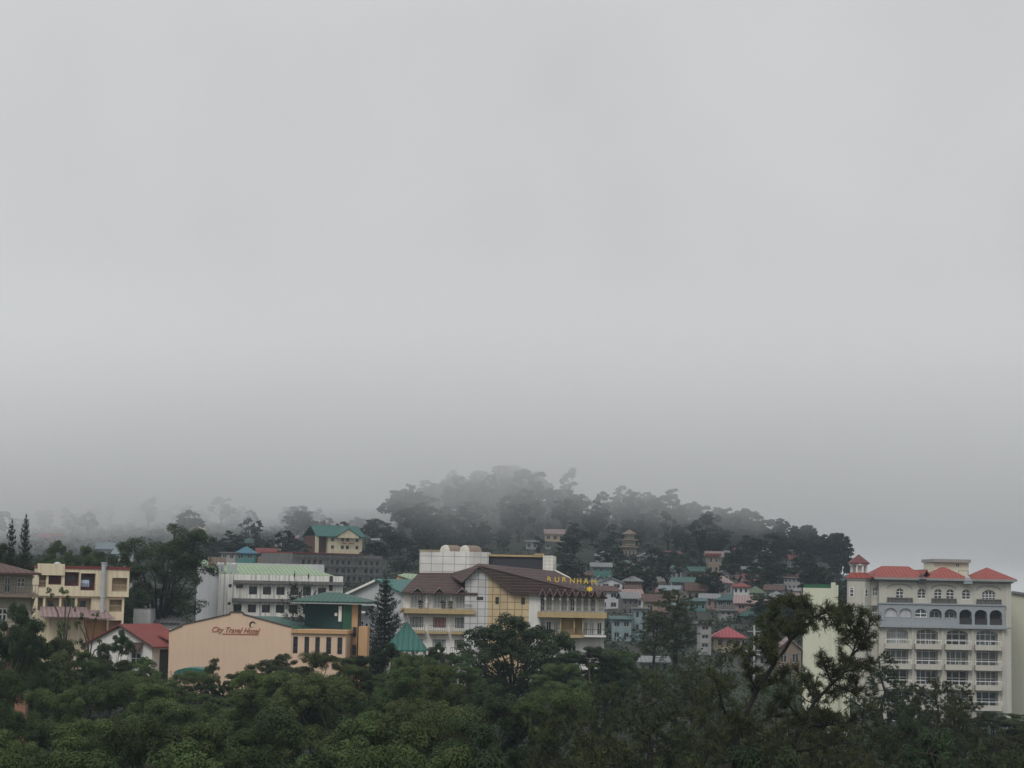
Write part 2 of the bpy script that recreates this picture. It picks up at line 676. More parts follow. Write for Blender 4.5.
# the low cloud that swallows the hilltop: density grows with height, ragged underside
fg, t, v = volume_mat('low_cloud_air', 0.0, (0.995, 0.997, 1.0), 0.0)
L = t.links.new
ge = N(t, 'ShaderNodeNewGeometry')
sp = N(t, 'ShaderNodeSeparateXYZ')
L(ge.outputs['Position'], sp.inputs[0])
mp = N(t, 'ShaderNodeMapping')
mp.inputs['Scale'].default_value = (0.011, 0.008, 0.020)
L(ge.outputs['Position'], mp.inputs['Vector'])
nz = N(t, 'ShaderNodeTexNoise')
nz.inputs['Scale'].default_value = 1.0
nz.inputs['Detail'].default_value = 4
nz.inputs['Roughness'].default_value = 0.6
L(mp.outputs['Vector'], nz.inputs['Vector'])
lx = N(t, 'ShaderNodeMapRange', interpolation_type='SMOOTHSTEP')     # the cloud hangs lower over the left-hand slopes
lx.inputs['From Min'].default_value = -52
lx.inputs['From Max'].default_value = -150
lx.inputs['To Max'].default_value = 28
L(sp.outputs['X'], lx.inputs['Value'])
ly = N(t, 'ShaderNodeMapRange', interpolation_type='SMOOTHSTEP')
ly.inputs['From Min'].default_value = 840
ly.inputs['From Max'].default_value = 1050
ly.inputs['To Max'].default_value = 9
L(sp.outputs['Y'], ly.inputs['Value'])
a1 = N(t, 'ShaderNodeMath', operation='ADD')
L(lx.outputs[0], a1.inputs[0])
L(ly.outputs[0], a1.inputs[1])
a2 = N(t, 'ShaderNodeMath', operation='MULTIPLY_ADD')
L(nz.outputs['Fac'], a2.inputs[0])
a2.inputs[1].default_value = 52
L(sp.outputs['Z'], a2.inputs[2])
a3 = N(t, 'ShaderNodeMath', operation='ADD')
L(a1.outputs[0], a3.inputs[0])
L(a2.outputs[0], a3.inputs[1])
mr = N(t, 'ShaderNodeMapRange')
mr.inputs['From Min'].default_value = 42
mr.inputs['From Max'].default_value = 92
L(a3.outputs[0], mr.inputs['Value'])
pw = N(t, 'ShaderNodeMath', operation='POWER')
L(mr.outputs[0], pw.inputs[0])
pw.inputs[1].default_value = 1.15
yf = N(t, 'ShaderNodeMapRange', interpolation_type='SMOOTHSTEP')
yf.inputs['From Min'].default_value = 430
yf.inputs['From Max'].default_value = 640
L(sp.outputs['Y'], yf.inputs['Value'])
ml = N(t, 'ShaderNodeMath', operation='MULTIPLY')
L(pw.outputs[0], ml.inputs[0])
L(yf.outputs[0], ml.inputs[1])
dn = N(t, 'ShaderNodeMath', operation='MULTIPLY')
L(ml.outputs[0], dn.inputs[0])
dn.inputs[1].default_value = 0.0145
tp = N(t, 'ShaderNodeMapRange', interpolation_type='SMOOTHSTEP')     # and thins out again above the hilltop
tp.inputs['From Min'].default_value = 108
tp.inputs['From Max'].default_value = 58
L(sp.outputs['Z'], tp.inputs['Value'])
d2 = N(t, 'ShaderNodeMath', operation='MULTIPLY')
L(dn.outputs[0], d2.inputs[0])
L(tp.outputs[0], d2.inputs[1])
L(d2.outputs[0], v.inputs['Density'])
fg.cycles.volume_step_rate = 0.2
o = MB().box(-900, 900, 430, 1350, 6, 120).build('mist', fg)  # the low cloud volume over the hilltop, overlapping the haze box
tag(o, 'bank of grey low cloud clinging to the wooded hilltop and slopes', kind='stuff')

# ------------------------------------------------------------------ terrain
def build_terrain():
    xs = np.concatenate([np.linspace(-1300, -420, 23)[:-1], np.linspace(-420, 420, 141), np.linspace(420, 1300, 23)[1:]])
    ys = np.concatenate([np.linspace(-200, 100, 13)[:-1], np.linspace(100, 1260, 181), np.linspace(1260, 2500, 30)[1:]])
    r = np.random.default_rng(3)
    v = []
    for y in ys:
        for x in xs:
            v.append((x, y, ground(x, y) + r.uniform(-0.25, 0.25)))
    n = len(xs)
    f = [(j * n + i, j * n + i + 1, (j + 1) * n + i + 1, (j + 1) * n + i) for j in range(len(ys) - 1) for i in range(n - 1)]
    mb = MB()
    mb.v, mb.f = v, f
    m, t, b = nt('hillside_soil')
    L = t.links.new
    tc = N(t, 'ShaderNodeTexCoord')
    n1 = N(t, 'ShaderNodeTexNoise')
    n1.inputs['Scale'].default_value = 0.08
    n1.inputs['Detail'].default_value = 8
    L(tc.outputs['Object'], n1.inputs['Vector'])
    cr = N(t, 'ShaderNodeValToRGB')
    e = cr.color_ramp.elements
    e[0].position, e[0].color = 0.35, (0.010, 0.015, 0.008, 1)
    e[1].position, e[1].color = 0.7, (0.026, 0.026, 0.017, 1)
    L(n1.outputs['Fac'], cr.inputs[0])
    L(cr.outputs[0], b.inputs['Base Color'])
    b.inputs['Roughness'].default_value = 1
    o = mb.build('terrain', m)
    for p in o.data.polygons:
        p.use_smooth = True
    tag(o, 'dark overgrown valley floor rising to the hill', kind='structure')


build_terrain()

# ------------------------------------------------------------------ colours of walls and roofs
W['cream'] = M('cream_plaster', (0.72, 0.63, 0.45), 0.85, 0.12, 0.5, 0.35, (0.25, 0.2, 0.14))
W['cream_shade'] = M('shaded_cream_plaster', (0.46, 0.37, 0.25), 0.85, 0.12, 0.5, 0.3, (0.2, 0.16, 0.12))  # darker copy of cream; balcony recess shade is in the colour
W['white'] = M('white_plaster', (0.72, 0.71, 0.67), 0.8, 0.1, 0.5, 0.25, (0.25, 0.23, 0.2))
W['white_dim'] = M('dimmed_white_plaster', (0.30, 0.305, 0.30), 0.85, 0.15, 0.5, 0.45, (0.16, 0.15, 0.13))  # white darkened for the town, hazy dimness put into the colour, plus stains
W['teal_dim'] = M('dimmed_teal_roof', (0.032, 0.078, 0.076), 0.6, 0.2, 0.5, 0.35, (0.06, 0.05, 0.04), ribs=('X', 0.5))  # teal roof dulled for the town, hazy dimness in the colour
W['green_dim'] = M('dimmed_moss_roof', (0.10, 0.13, 0.085), 0.65, 0.2, 0.5, 0.35, (0.07, 0.06, 0.045), ribs=('X', 0.5))  # pale green roof dulled for the town, hazy dimness in the colour
W['red_old'] = M('weathered_red_roof', (0.20, 0.044, 0.036), 0.7, 0.25, 0.8, 0.45, (0.11, 0.05, 0.04), ribs=('Y', 0.5))
W['dull_yellow'] = M('dull_yellow_plaster', (0.25, 0.215, 0.135), 0.85, 0.15, 0.5, 0.35)
W['white_stained'] = M('stained_white_plaster', (0.74, 0.73, 0.68), 0.85, 0.12, 0.6, 0.6, (0.12, 0.10, 0.08))
W['grey_plaster'] = M('grey_plaster', (0.29, 0.29, 0.28), 0.9, 0.15, 0.4, 0.3, (0.2, 0.19, 0.17))
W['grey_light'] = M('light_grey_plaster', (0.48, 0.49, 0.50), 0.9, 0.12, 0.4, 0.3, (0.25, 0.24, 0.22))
W['peach'] = M('peach_paint', (0.66, 0.485, 0.35), 0.75, 0.08, 0.3, 0.10, (0.35, 0.22, 0.14))
W['orange'] = M('orange_paint', (0.52, 0.32, 0.17), 0.8, 0.12, 0.4, 0.2, (0.28, 0.16, 0.09))
W['hotel_cream'] = M('ivory_plaster', (0.50, 0.485, 0.425), 0.85, 0.08, 0.4, 0.22, (0.3, 0.28, 0.24))
W['hotel_blue'] = M('grey_blue_plaster', (0.30, 0.33, 0.35), 0.85, 0.08, 0.4, 0.2, (0.2, 0.21, 0.23))
W['pale_yellow'] = M('pale_yellow_plaster', (0.60, 0.61, 0.48), 0.85, 0.06, 0.4, 0.15, (0.4, 0.38, 0.25))
W['pale_grey_yellow'] = M('grey_yellow_plaster', (0.50, 0.50, 0.40), 0.85, 0.06, 0.3, 0.15, (0.35, 0.33, 0.25))
W['yellow_band'] = M('ochre_paint', (0.44, 0.335, 0.175), 0.75, 0.15, 0.7, 0.35, (0.25, 0.17, 0.09))
W['tile_white'] = M_tiles('white_facade_tiles', (0.56, 0.555, 0.55), (0.22, 0.21, 0.20), 1.0, 0.98, 0.05)
W['tile_yellow'] = M_tiles('ochre_facade_tiles', (0.55, 0.43, 0.26), (0.26, 0.17, 0.08), 1.0, 0.98, 0.06)
W['brown_roof'] = M('brown_shingles', (0.075, 0.050, 0.046), 0.85, 0.3, 0.7, 0.25, (0.05, 0.04, 0.04), ribs=('Z', 0.8))
W['brown_old'] = M('weathered_brown_roof', (0.10, 0.058, 0.05), 0.85, 0.3, 0.8, 0.3, (0.07, 0.06, 0.055), ribs=('X', 0.5))
W['red_roof'] = M('brick_red_roof', (0.25, 0.052, 0.040), 0.7, 0.22, 0.8, 0.4, (0.2, 0.07, 0.05), ribs=('X', 0.5))
W['red_paint'] = M('dark_red_paint', (0.17, 0.042, 0.038), 0.7, 0.2, 0.8)
W['maroon'] = M('maroon_panel', (0.13, 0.045, 0.048), 0.7, 0.2, 0.8)
W['green_pale'] = M('pale_green_roof', (0.23, 0.31, 0.195), 0.6, 0.14, 0.3, 0.35, (0.17, 0.2, 0.14), ribs=('X', 0.5))
W['green_dark'] = M('dark_green_roof', (0.028, 0.085, 0.066), 0.6, 0.15, 0.4, 0.2, (0.03, 0.08, 0.06), ribs=('X', 0.5))
W['green_wall'] = M('green_paint', (0.03, 0.11, 0.065), 0.75, 0.1, 0.4)
W['green_shaded'] = M('shaded_green_paint', (0.014, 0.045, 0.046), 0.7, 0.12, 0.4)  # tower's left face: its shade put into a darker green
W['teal_roof'] = M('teal_roof', (0.030, 0.125, 0.105), 0.55, 0.12, 0.5, 0.15, (0.05, 0.17, 0.15), ribs=('X', 0.5))
W['teal_wall'] = M('turquoise_paint', (0.07, 0.20, 0.18), 0.8, 0.12, 0.5)
W['lightblue'] = M('pale_blue_paint', (0.21, 0.285, 0.30), 0.8, 0.1, 0.5, 0.2)
W['bluegrey_roof'] = M('blue_grey_roof', (0.14, 0.175, 0.19), 0.6, 0.15, 0.5, 0.2, (0.12, 0.12, 0.12), ribs=('X', 0.5))
W['blue_roof'] = M('blue_roof', (0.055, 0.15, 0.21), 0.6, 0.15, 0.5, ribs=('X', 0.5))
W['rust_roof'] = M('rusty_roof', (0.085, 0.050, 0.042), 0.85, 0.35, 0.5, 0.4, (0.08, 0.06, 0.05), ribs=('X', 0.5))
W['grey_roof'] = M('grey_sheet_roof', (0.17, 0.175, 0.18), 0.55, 0.25, 0.5, 0.3, (0.13, 0.1, 0.08), ribs=('X', 0.5))
W['mauve_roof'] = M('mauve_sheet_roof', (0.25, 0.18, 0.175), 0.6, 0.2, 0.6, 0.35, (0.2, 0.13, 0.11), ribs=('X', 0.5))
W['pink'] = M('pink_plaster', (0.29, 0.175, 0.15), 0.85, 0.12, 0.5, 0.2)
W['tan'] = M('tan_wall', (0.23, 0.18, 0.145), 0.85, 0.15, 0.5, 0.3)
W['rose_roof'] = M('rose_red_roof', (0.27, 0.062, 0.072), 0.6, 0.12, 0.6, ribs=('X', 0.5))
W['concrete'] = M('weathered_concrete', (0.17, 0.165, 0.16), 0.95, 0.3, 0.4, 0.6, (0.07, 0.065, 0.06))
W['brick'] = M('red_brown_brickwork', (0.13, 0.062, 0.05), 0.9, 0.3, 1.0)
W['dark_wall'] = M('dark_slate_wall', (0.05, 0.05, 0.06), 0.8, 0.2, 0.5)
W['yellow'] = M('bright_yellow_paint', (0.80, 0.55, 0.04), 0.5, 0.1, 1.0)
W['sign_red'] = M('red_brown_letters', (0.33, 0.09, 0.045), 0.6, 0.1, 1.0)
W['emblem_brown'] = M('dark_brown_emblem', (0.07, 0.035, 0.03), 0.6, 0.1, 1.0)
W['cloth_blue'] = M('pale_blue_cloth', (0.45, 0.55, 0.68), 0.9, 0.15, 2.0)
W['black_rubber'] = M('black_cable', (0.03, 0.03, 0.03), 0.7, 0.1)


def to_mesh(name, curve, parent, loc=(0, 0, 0), rot=(0, 0, 0), scale=(1, 1, 1)):
    q = link('temporary', curve)
    me = bpy.data.meshes.new_from_object(q.evaluated_get(bpy.context.evaluated_depsgraph_get()))
    me.name = name
    bpy.data.objects.remove(q)
    o = link(name, me, parent, loc)
    o.rotation_euler = rot
    o.scale = scale
    return o


def font(name, body, size, mat, parent, loc, extrude=0.04, shear=0.0, spacing=1.0, rz=0.0, sx=1.0):
    c = bpy.data.curves.new(name, 'FONT')
    c.body = body
    c.size = size
    c.extrude = extrude
    c.shear = shear
    c.space_character = spacing
    c.resolution_u = 4
    c.materials.append(mat)
    return to_mesh(name, c, parent, loc, (RAD(90), 0, rz), (sx, 1, 1))


# ================================================================== the big ivory hotel with red roofs
def ivory_hotel():
    b = Bld('hotel_building', 'large ivory hotel with brick-red hip roofs, turret and grey-blue arcade', 'hotel', 879, 1011, 326, 326)
    r = b.root
    X = lambda zx: b.x(768 + zx / 4, 620)
    Z = lambda zy, zx=690: b.z(768 + zx / 4, 530 + zy / 4)
    w = b.w
    z_eave, z_bt, z_bb = Z(201), Z(297), Z(386)
    wall = MB()
    x0, x1 = 0.0, w
    # top storey
    top = []
    singles = [(598, 632), (776, 811)]
    pairs = [(512, 543), (665, 697), (713, 746), (856, 912)]
    zw0, zw1 = Z(275), Z(236)
    for a, c in singles + pairs:
        top.append((X(a), X(c), zw0, zw1, 0.55 if c - a < 45 else 0.8))
    wall.holed(x0, x1, z_bt, z_eave, top, 0.35)
    wall.open_box(x0, x1, 0, 15, z_bb, z_eave)
    # lower storeys
    low = []
    bays = [518, 637, 757, 876]
    rows = [(Z(397), Z(462), 0.75), (Z(478), Z(543), 0.35), (Z(563), Z(622), 0), (Z(645), Z(703), 0), (Z(728), Z(786), 0)]
    for zt, zb, ar in rows:
        for c in bays:
            low.append((X(c - 43), X(c + 43), zb, zt, ar))
    wall.holed(x0, x1, -2, z_bb, low, 1.5)
    wall.open_box(x0, x1, 0.002, 15, -2, z_bb - 0.003)
    wall.build('wall', W['hotel_cream'], r)
    for (a, c, e, f, ar) in top:
        window(r, a, c, e, f, 0.25, nx=2 if c - a < 2 else 4, nz=2, arch=ar, ft=0.09)
    # curved hood moulds and balustrades of the wide niches
    for a, c in ((475, 577), (652, 753), (832, 932)):
        m = MB()
        oc = arch_curve(X(a), X(c), Z(217), 0.75)
        ic = arch_curve(X(a) + 0.12, X(c) - 0.12, Z(217) - 0.14, 0.68)
        n = len(oc)
        vs = [(p[0], -0.12, p[1]) for p in oc] + [(p[0], -0.12, p[1]) for p in ic] + [(p[0], 0, p[1]) for p in oc] + [(p[0], 0, p[1]) for p in ic]
        fs = []
        for i in range(n - 1):
            fs += [(i, i + 1, n + i + 1, n + i), (i + 1, i, 2 * n + i, 2 * n + i + 1), (n + i, n + i + 1, 3 * n + i + 1, 3 * n + i)]
        m.add(vs, fs)
        m.build('hood_mould', W['grey_plaster'], r)
        m = MB()
        m.box(X(a), X(c), -0.5, -0.35, Z(277), Z(273))
        m.box(X(a), X(c), -0.5, 0, Z(297), Z(293))
        k = 16
        for i in range(k + 1):
            xx = X(a) + (X(c) - X(a) - 0.1) * i / k
            m.box(xx, xx + 0.1, -0.47, -0.38, Z(293), Z(277))
        m.box(X(a), X(c), -0.34, -0.30, Z(293), Z(277))
        m.build('balustrade', W['concrete'], r)
    # grey-blue arcade storey
    band = MB()
    arches = [489, 548, 609, 668, 728, 788, 849, 909]
    hb, ht = Z(376), Z(316)
    holes = [(X(c - 25), X(c + 25), hb, ht, 0.8) for c in arches]
    band.holed(x0 - 0.1, X(945), z_bb, z_bt, holes, 1.3, y=-0.5)
    band.open_box(x0 - 0.1, X(945), -0.5, 0.9, z_bb, z_bt)
    band.build('arcade', W['hotel_blue'], r)
    m = MB()
    m.box(x0 - 0.3, X(945) + 0.2, -0.75, 0, z_bb - 0.25, z_bb + 0.2)
    m.box(x0 - 0.25, X(945) + 0.15, -0.65, 0, z_bt - 0.1, z_bt + 0.12)
    m.build('cornice', W['hotel_blue'], r)
    for i, c in enumerate(arches):
        a, d = X(c - 25), X(c + 25)
        m = MB()
        m.box(a, d, -0.45, -0.3, hb, hb + (ht - hb) * 0.36)
        m.box(a, d, -0.48, -0.27, hb + (ht - hb) * 0.36, hb + (ht - hb) * 0.41)
        m.build('parapet', W['hotel_blue'] if i < 5 else W['dark_room'], r)  # last parapets carry the shade of the open arches in their colour
        if i < 2:
            m = MB()
            m.prism([(a, hb), (d, hb)] + arch_curve(a, d, ht, 0.8), -0.2, -0.1)
            m.build('shutter', W['grey_light'], r)
        elif i == 2:
            window(r, a, d, hb, ht, -0.25, nx=2, nz=3, arch=0.8, ft=0.12)
        elif i < 5:
            window(r, a + 0.25, d - 0.2, hb, ht - 0.4, 0.65, nx=2, nz=2, ft=0.1)
        else:
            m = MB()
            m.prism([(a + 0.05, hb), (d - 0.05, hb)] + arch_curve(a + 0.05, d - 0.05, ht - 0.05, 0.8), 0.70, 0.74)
            m.build('dark_sheet', W['dark_room'], r)  # dark sheet stands for the shade inside the open arch
    # balconied windows
    for j, (zt, zb, ar) in enumerate(rows):
        for i, c in enumerate(bays):
            a, d = X(c - 43), X(c + 43)
            if j == 0 and i == 0:
                window(r, a, d, zb, zt, 1.0, pm='curtain', nx=2, nz=2, arch=ar, ft=0.1)
            else:
                window(r, a, d, zb, zt, 1.3, pm=('glass', 'curtain_dim', 'glass', 'glass_blue', 'glass', 'curtain_dim')[(i * 5 + j * 7 + i * j) % 6], nx=4 if (i + j) % 2 else 3, nz=2, arch=ar, ft=0.12)
            m = MB()
            e, f = X(c - 52), X(c + 52)
            zp = zb + (zt - zb) * 0.06
            m.box(e, f, -0.95, -0.85, zb - 0.45, zp + 0.1)
            m.box(e, e + 0.1, -0.85, 0, zb - 0.45, zp + 0.1)
            m.box(f - 0.1, f, -0.85, 0, zb - 0.45, zp + 0.1)
            m.box(e, f, -0.95, 0, zb - 0.62, zb - 0.45)
            bo = m.build('balcony', W['hotel_cream'], r)
            m = MB()
            m.box(e, f, -0.95, -0.87, zp + 0.62, zp + 0.72)
            for xx in (e, (e + f) / 2, f - 0.07):
                m.box(xx, xx + 0.07, -0.94, -0.88, zp + 0.1, zp + 0.62)
            m.build('rail', W['white_frame'], bo)
    # pilaster strips between the bays
    m = MB()
    for zx in (578, 697, 817, 938):
        m.box(X(zx - 5), X(zx + 5), -0.18, 0, -2, z_bb - 0.25)
    m.box(X(948), w - 0.01, -0.12, 0, z_bb - 0.0, z_eave - 0.3)
    m.build('pilaster', W['hotel_cream'], r)
    # drain pipes
    # eave, roofs
    m = MB()
    m.box(-0.9, w + 0.7, -1.1, 15.5, z_eave - 0.05, z_eave + 0.32)
    m.box(-0.5, w + 0.3, -0.5, 15.2, z_eave - 0.3, z_eave - 0.052)
    m.build('eave', W['grey_plaster'], r)
    ze = z_eave + 0.33
    for (a, c, pa, pb, zy, dep) in ((415, 630, 480, 590, 143, 12), (640, 802, 715, 730, 147, 9), (826, 992, 903, 907, 149, 11)):
        m = MB()
        hip_roof(m, X(a), X(c), -1.0, dep, ze, Z(zy, (a + c) / 2) - ze, (X(pa), X(pb)))
        m.build('roof', W['red_roof'], r)
    m = MB()
    gable_roof(m, X(624), X(668), 2.0, 12, ze, Z(158) - ze, 'y')
    m.build('roof', W['red_roof'], r)
    # dark roof notch and stub gutter
    for zx in (613, 795):
        m = MB()
        hip_roof(m, X(zx - 14), X(zx + 14), -1.25, 1.0, z_eave + 0.1, 0.8, (X(zx - 5), X(zx + 5)))
        m.box(X(zx - 17), X(zx + 17), -1.2, -0.4, z_eave - 0.5, z_eave - 0.06)
        m.build('gutter_head', W['dark_wall'] if zx < 700 else W['hotel_blue'], r)
    # penthouse
    m = MB()
    XP = lambda zx: b.x(768 + zx / 4, 560, 9)
    ZP = lambda zy: b.z(768 + 735 / 4, 530 + zy / 4, 9)
    m.box(XP(662), XP(803), 9, 17, z_eave, ZP(131))
    ph = m.build('penthouse', W['pale_yellow'], r)
    m = MB()
    m.box(XP(656), XP(808), 8.3, 17.6, ZP(130), ZP(117))
    m.build('slab', W['grey_plaster'], ph)
    window(r, XP(750), XP(765), ZP(147), ZP(134), 8.93, nx=2, ft=0.06)
    m = MB()
    for k in range(2):
        m.tube((X(780 + 38 * k), 3, ze), (X(780 + 38 * k), 3, Z(160)), 0.06)
    m.tube((X(780), 3, Z(160)), (X(818), 3, Z(160)), 0.06)
    m.build('roof_ladder', W['grey_metal'], r)
    # linking bay and turret
    m = MB()
    bx0, bx1 = X(412), -0.02
    holes = [(X(424), X(444), Z(265, 430), Z(229, 430)), (X(424), X(444), Z(350, 430), Z(310, 430)), (X(424), X(444), Z(440, 430), Z(400, 430))]
    m.holed(bx0, bx1, -2, Z(197, 430), holes, 0.3, y=1.2)
    m.open_box(bx0, bx1, 1.2, 12, -2, Z(197, 430))
    m.box(bx0, bx1, 0.9, 1.19, Z(303, 430), Z(297, 430))
    m.build('link_bay', W['hotel_cream'], r)
    for h in holes:
        window(r, h[0], h[1], h[2], h[3], 1.42, pm='glass_blue', nx=2, nz=2, ft=0.1)
    m = MB()
    m.box(bx0 - 0.2, bx1 + 0.2, 0.6, 12, Z(199, 430), Z(192, 430))
    m.build('eave', W['grey_plaster'], r)
    tx = X(368)
    R_ = (X(412) - X(325)) / 2
    ty = R_ * 0.8
    tz = Z(196, 370)
    m = MB()
    prof = [(R_ / math.cos(math.pi / 8), -2), (R_ / math.cos(math.pi / 8), tz)]
    m.lathe(prof, 0, 0, 8)
    tr = link_turret = m.build('turret', W['hotel_cream'], r, (tx, ty, 0))
    tr.rotation_euler = (0, 0, math.pi / 8)
    for zy in (197, 300):
        q = MB()
        q.lathe([(R_ * 1.2, Z(zy + 3, 370)), (R_ * 1.2, Z(zy - 4, 370))] if zy < 250 else [(R_ * 1.12, Z(zy + 3, 370)), (R_ * 1.12, Z(zy - 3, 370))], 0, 0, 8)
        o = q.build('cornice', W['grey_plaster'] if zy < 250 else W['hotel_cream'], r, (tx, ty, 0))
        o.rotation_euler = (0, 0, math.pi / 8)
    q = MB()
    q.lathe([(R_ * 1.28, Z(193, 370)), (R_ * 0.8, Z(170, 370))], 0, 0, 8)
    o = q.build('skirt_roof', W['red_roof'], r, (tx, ty, 0))
    o.rotation_euler = (0, 0, math.pi / 8)
    q = MB()
    for k in range(8):
        t_ = math.pi / 8 + k * math.pi / 4
        q.tube((R_ * 0.68 * math.cos(t_), R_ * 0.68 * math.sin(t_), Z(171, 370)), (R_ * 0.68 * math.cos(t_), R_ * 0.68 * math.sin(t_), Z(142, 370)), 0.17)
    q.lathe([(R_ * 0.42, Z(171, 370)), (R_ * 0.42, Z(142, 370))], 0, 0, 8)
    q.lathe([(R_ * 0.86, Z(142, 370)), (R_ * 0.9, Z(134, 370))], 0, 0, 8)
    q.build('lantern', W['white'], r, (tx, ty, 0))
    q = MB()
    s = R_ * 0.88
    hip_roof(q, -s, s, -s, s, Z(131, 370), Z(96, 370) - Z(131, 370), (0, 0))
    q.build('spire_roof', W['maroon'], r, (tx, ty, 0))
    for ang, zs in ((-90 + 22, 1), (-90 - 40, 1)):
        pass
    for zx, zt, zb in ((393, 229, 266), (393, 309, 345), (336, 228, 268), (336, 310, 346)):
        dx = X(zx) - tx
        # outer face of the octagon at this offset
        ap = R_
        if abs(dx) < ap * math.tan(math.pi / 8):
            yy = ty - ap
            rz = 0
        else:
            yy = ty - (ap * math.sqrt(2) - abs(dx))
            rz = math.copysign(math.pi / 4, dx)
        hw = 0.42
        o = window(r, 0, hw * 2, 0, Z(zt, 370) - Z(zb, 370), 0, pm='glass_blue', nx=1, nz=2, arch=0.4, ft=0.1)
        ca, sa = math.cos(rz), math.sin(rz)
        o.location = (X(zx) - hw * ca + 0.04 * sa, yy - hw * sa - 0.05 * ca, Z(zb, 370))
        o.rotation_euler = (0, 0, rz)
    return b


hb_ = ivory_hotel()

# neighbour at the frame edge
b = Bld('apartment_building', 'plain beige building with a dark sloped roof edge at the frame edge', 'building', 1000, 1060, 340, 338)
m = MB()
m.box(0, b.w, 0, 14, -2, b.z(1020, 594))
m.build('wall', W['pale_grey_yellow'], b.root)
m = MB()
m.prism([(b.x(1011), b.z(1012, 593)), (b.x(1013), b.z(1013, 591)), (b.x(1060), b.z(1060, 598)), (b.x(1060), b.z(1060, 600.5))], -0.5, 14)
m.build('roof', W['grey_roof'], b.root)

# street lamp in front of it
p = P(1006.5, 700, 300)
lt = thing('street_lamp', 'thin grey street lamp in front of the beige building', 'street lamp', (p.x, p.y, ground(p.x, p.y)))
hh = P(1006.5, 666, 300).z - ground(p.x, p.y)
MB().tube((0, 0, 0), (0, 0, hh), 0.09, 0.05).tube((0, 0, hh), (0.9, 0, hh + 0.35), 0.05, 0.04).build('pole', W['metal'], lt)
MB().box(0.8, 1.5, -0.12, 0.12, hh + 0.3, hh + 0.42).build('lamp_head', W['grey_metal'], lt)

# ================================================================== narrow pale yellow stair tower
b = Bld('stair_tower', 'narrow pale yellow tower with dark green parapet behind the foreground pine', 'tower', 803, 831, 236.6, 236.1)
m = MB()
zt = b.z(817, 588)
m.holed(0, b.w, -2, zt, [(b.x(819), b.x(820.6), b.z(820, 638.5), b.z(820, 634)), (b.x(820), b.x(821.4), b.z(820, 653), b.z(820, 648))], 0.15)
m.open_box(0, b.w, 0, 7, -2, zt)
m.build('wall', W['pale_yellow'], b.root)
MB().box(0.1, b.w - 0.05, 0.15, 6.8, zt, b.z(817, 584.3)).build('parapet', W['green_wall'], b.root)
m = MB()
m.box(b.w + 0.002, b.x(835.5), -0.2, 1.2, -2, b.z(834, 582.5))
m.box(b.x(835.5) + 0.002, b.x(838.3), 0.0, 1.0, -2, b.z(834, 585))
m.build('pillar', W['pale_yellow'], b.root)
MB().box(b.x(833), b.x(838), 0.1, 0.9, b.z(834, 582.4), b.z(834, 581.2)).tube((b.x(836), .5, b.z(834, 582)), (b.x(838.5), .2, b.z(834, 582.3)), 0.1).build('pillar_cap', W['dark_wall'], b.root)
m = MB()
m.box(b.x(838.3) + 0.01, b.x(850), 1.0, 7, -2, b.z(842, 619))
m.build('annex', W['pale_yellow'], b.root)
m = MB()
m.box(b.x(838.3) + 0.01, b.x(852), 0.6, 7, b.z(842, 618.9), b.z(842, 616.5))
m.build('annex_roof', W['teal_roof'], b.root)

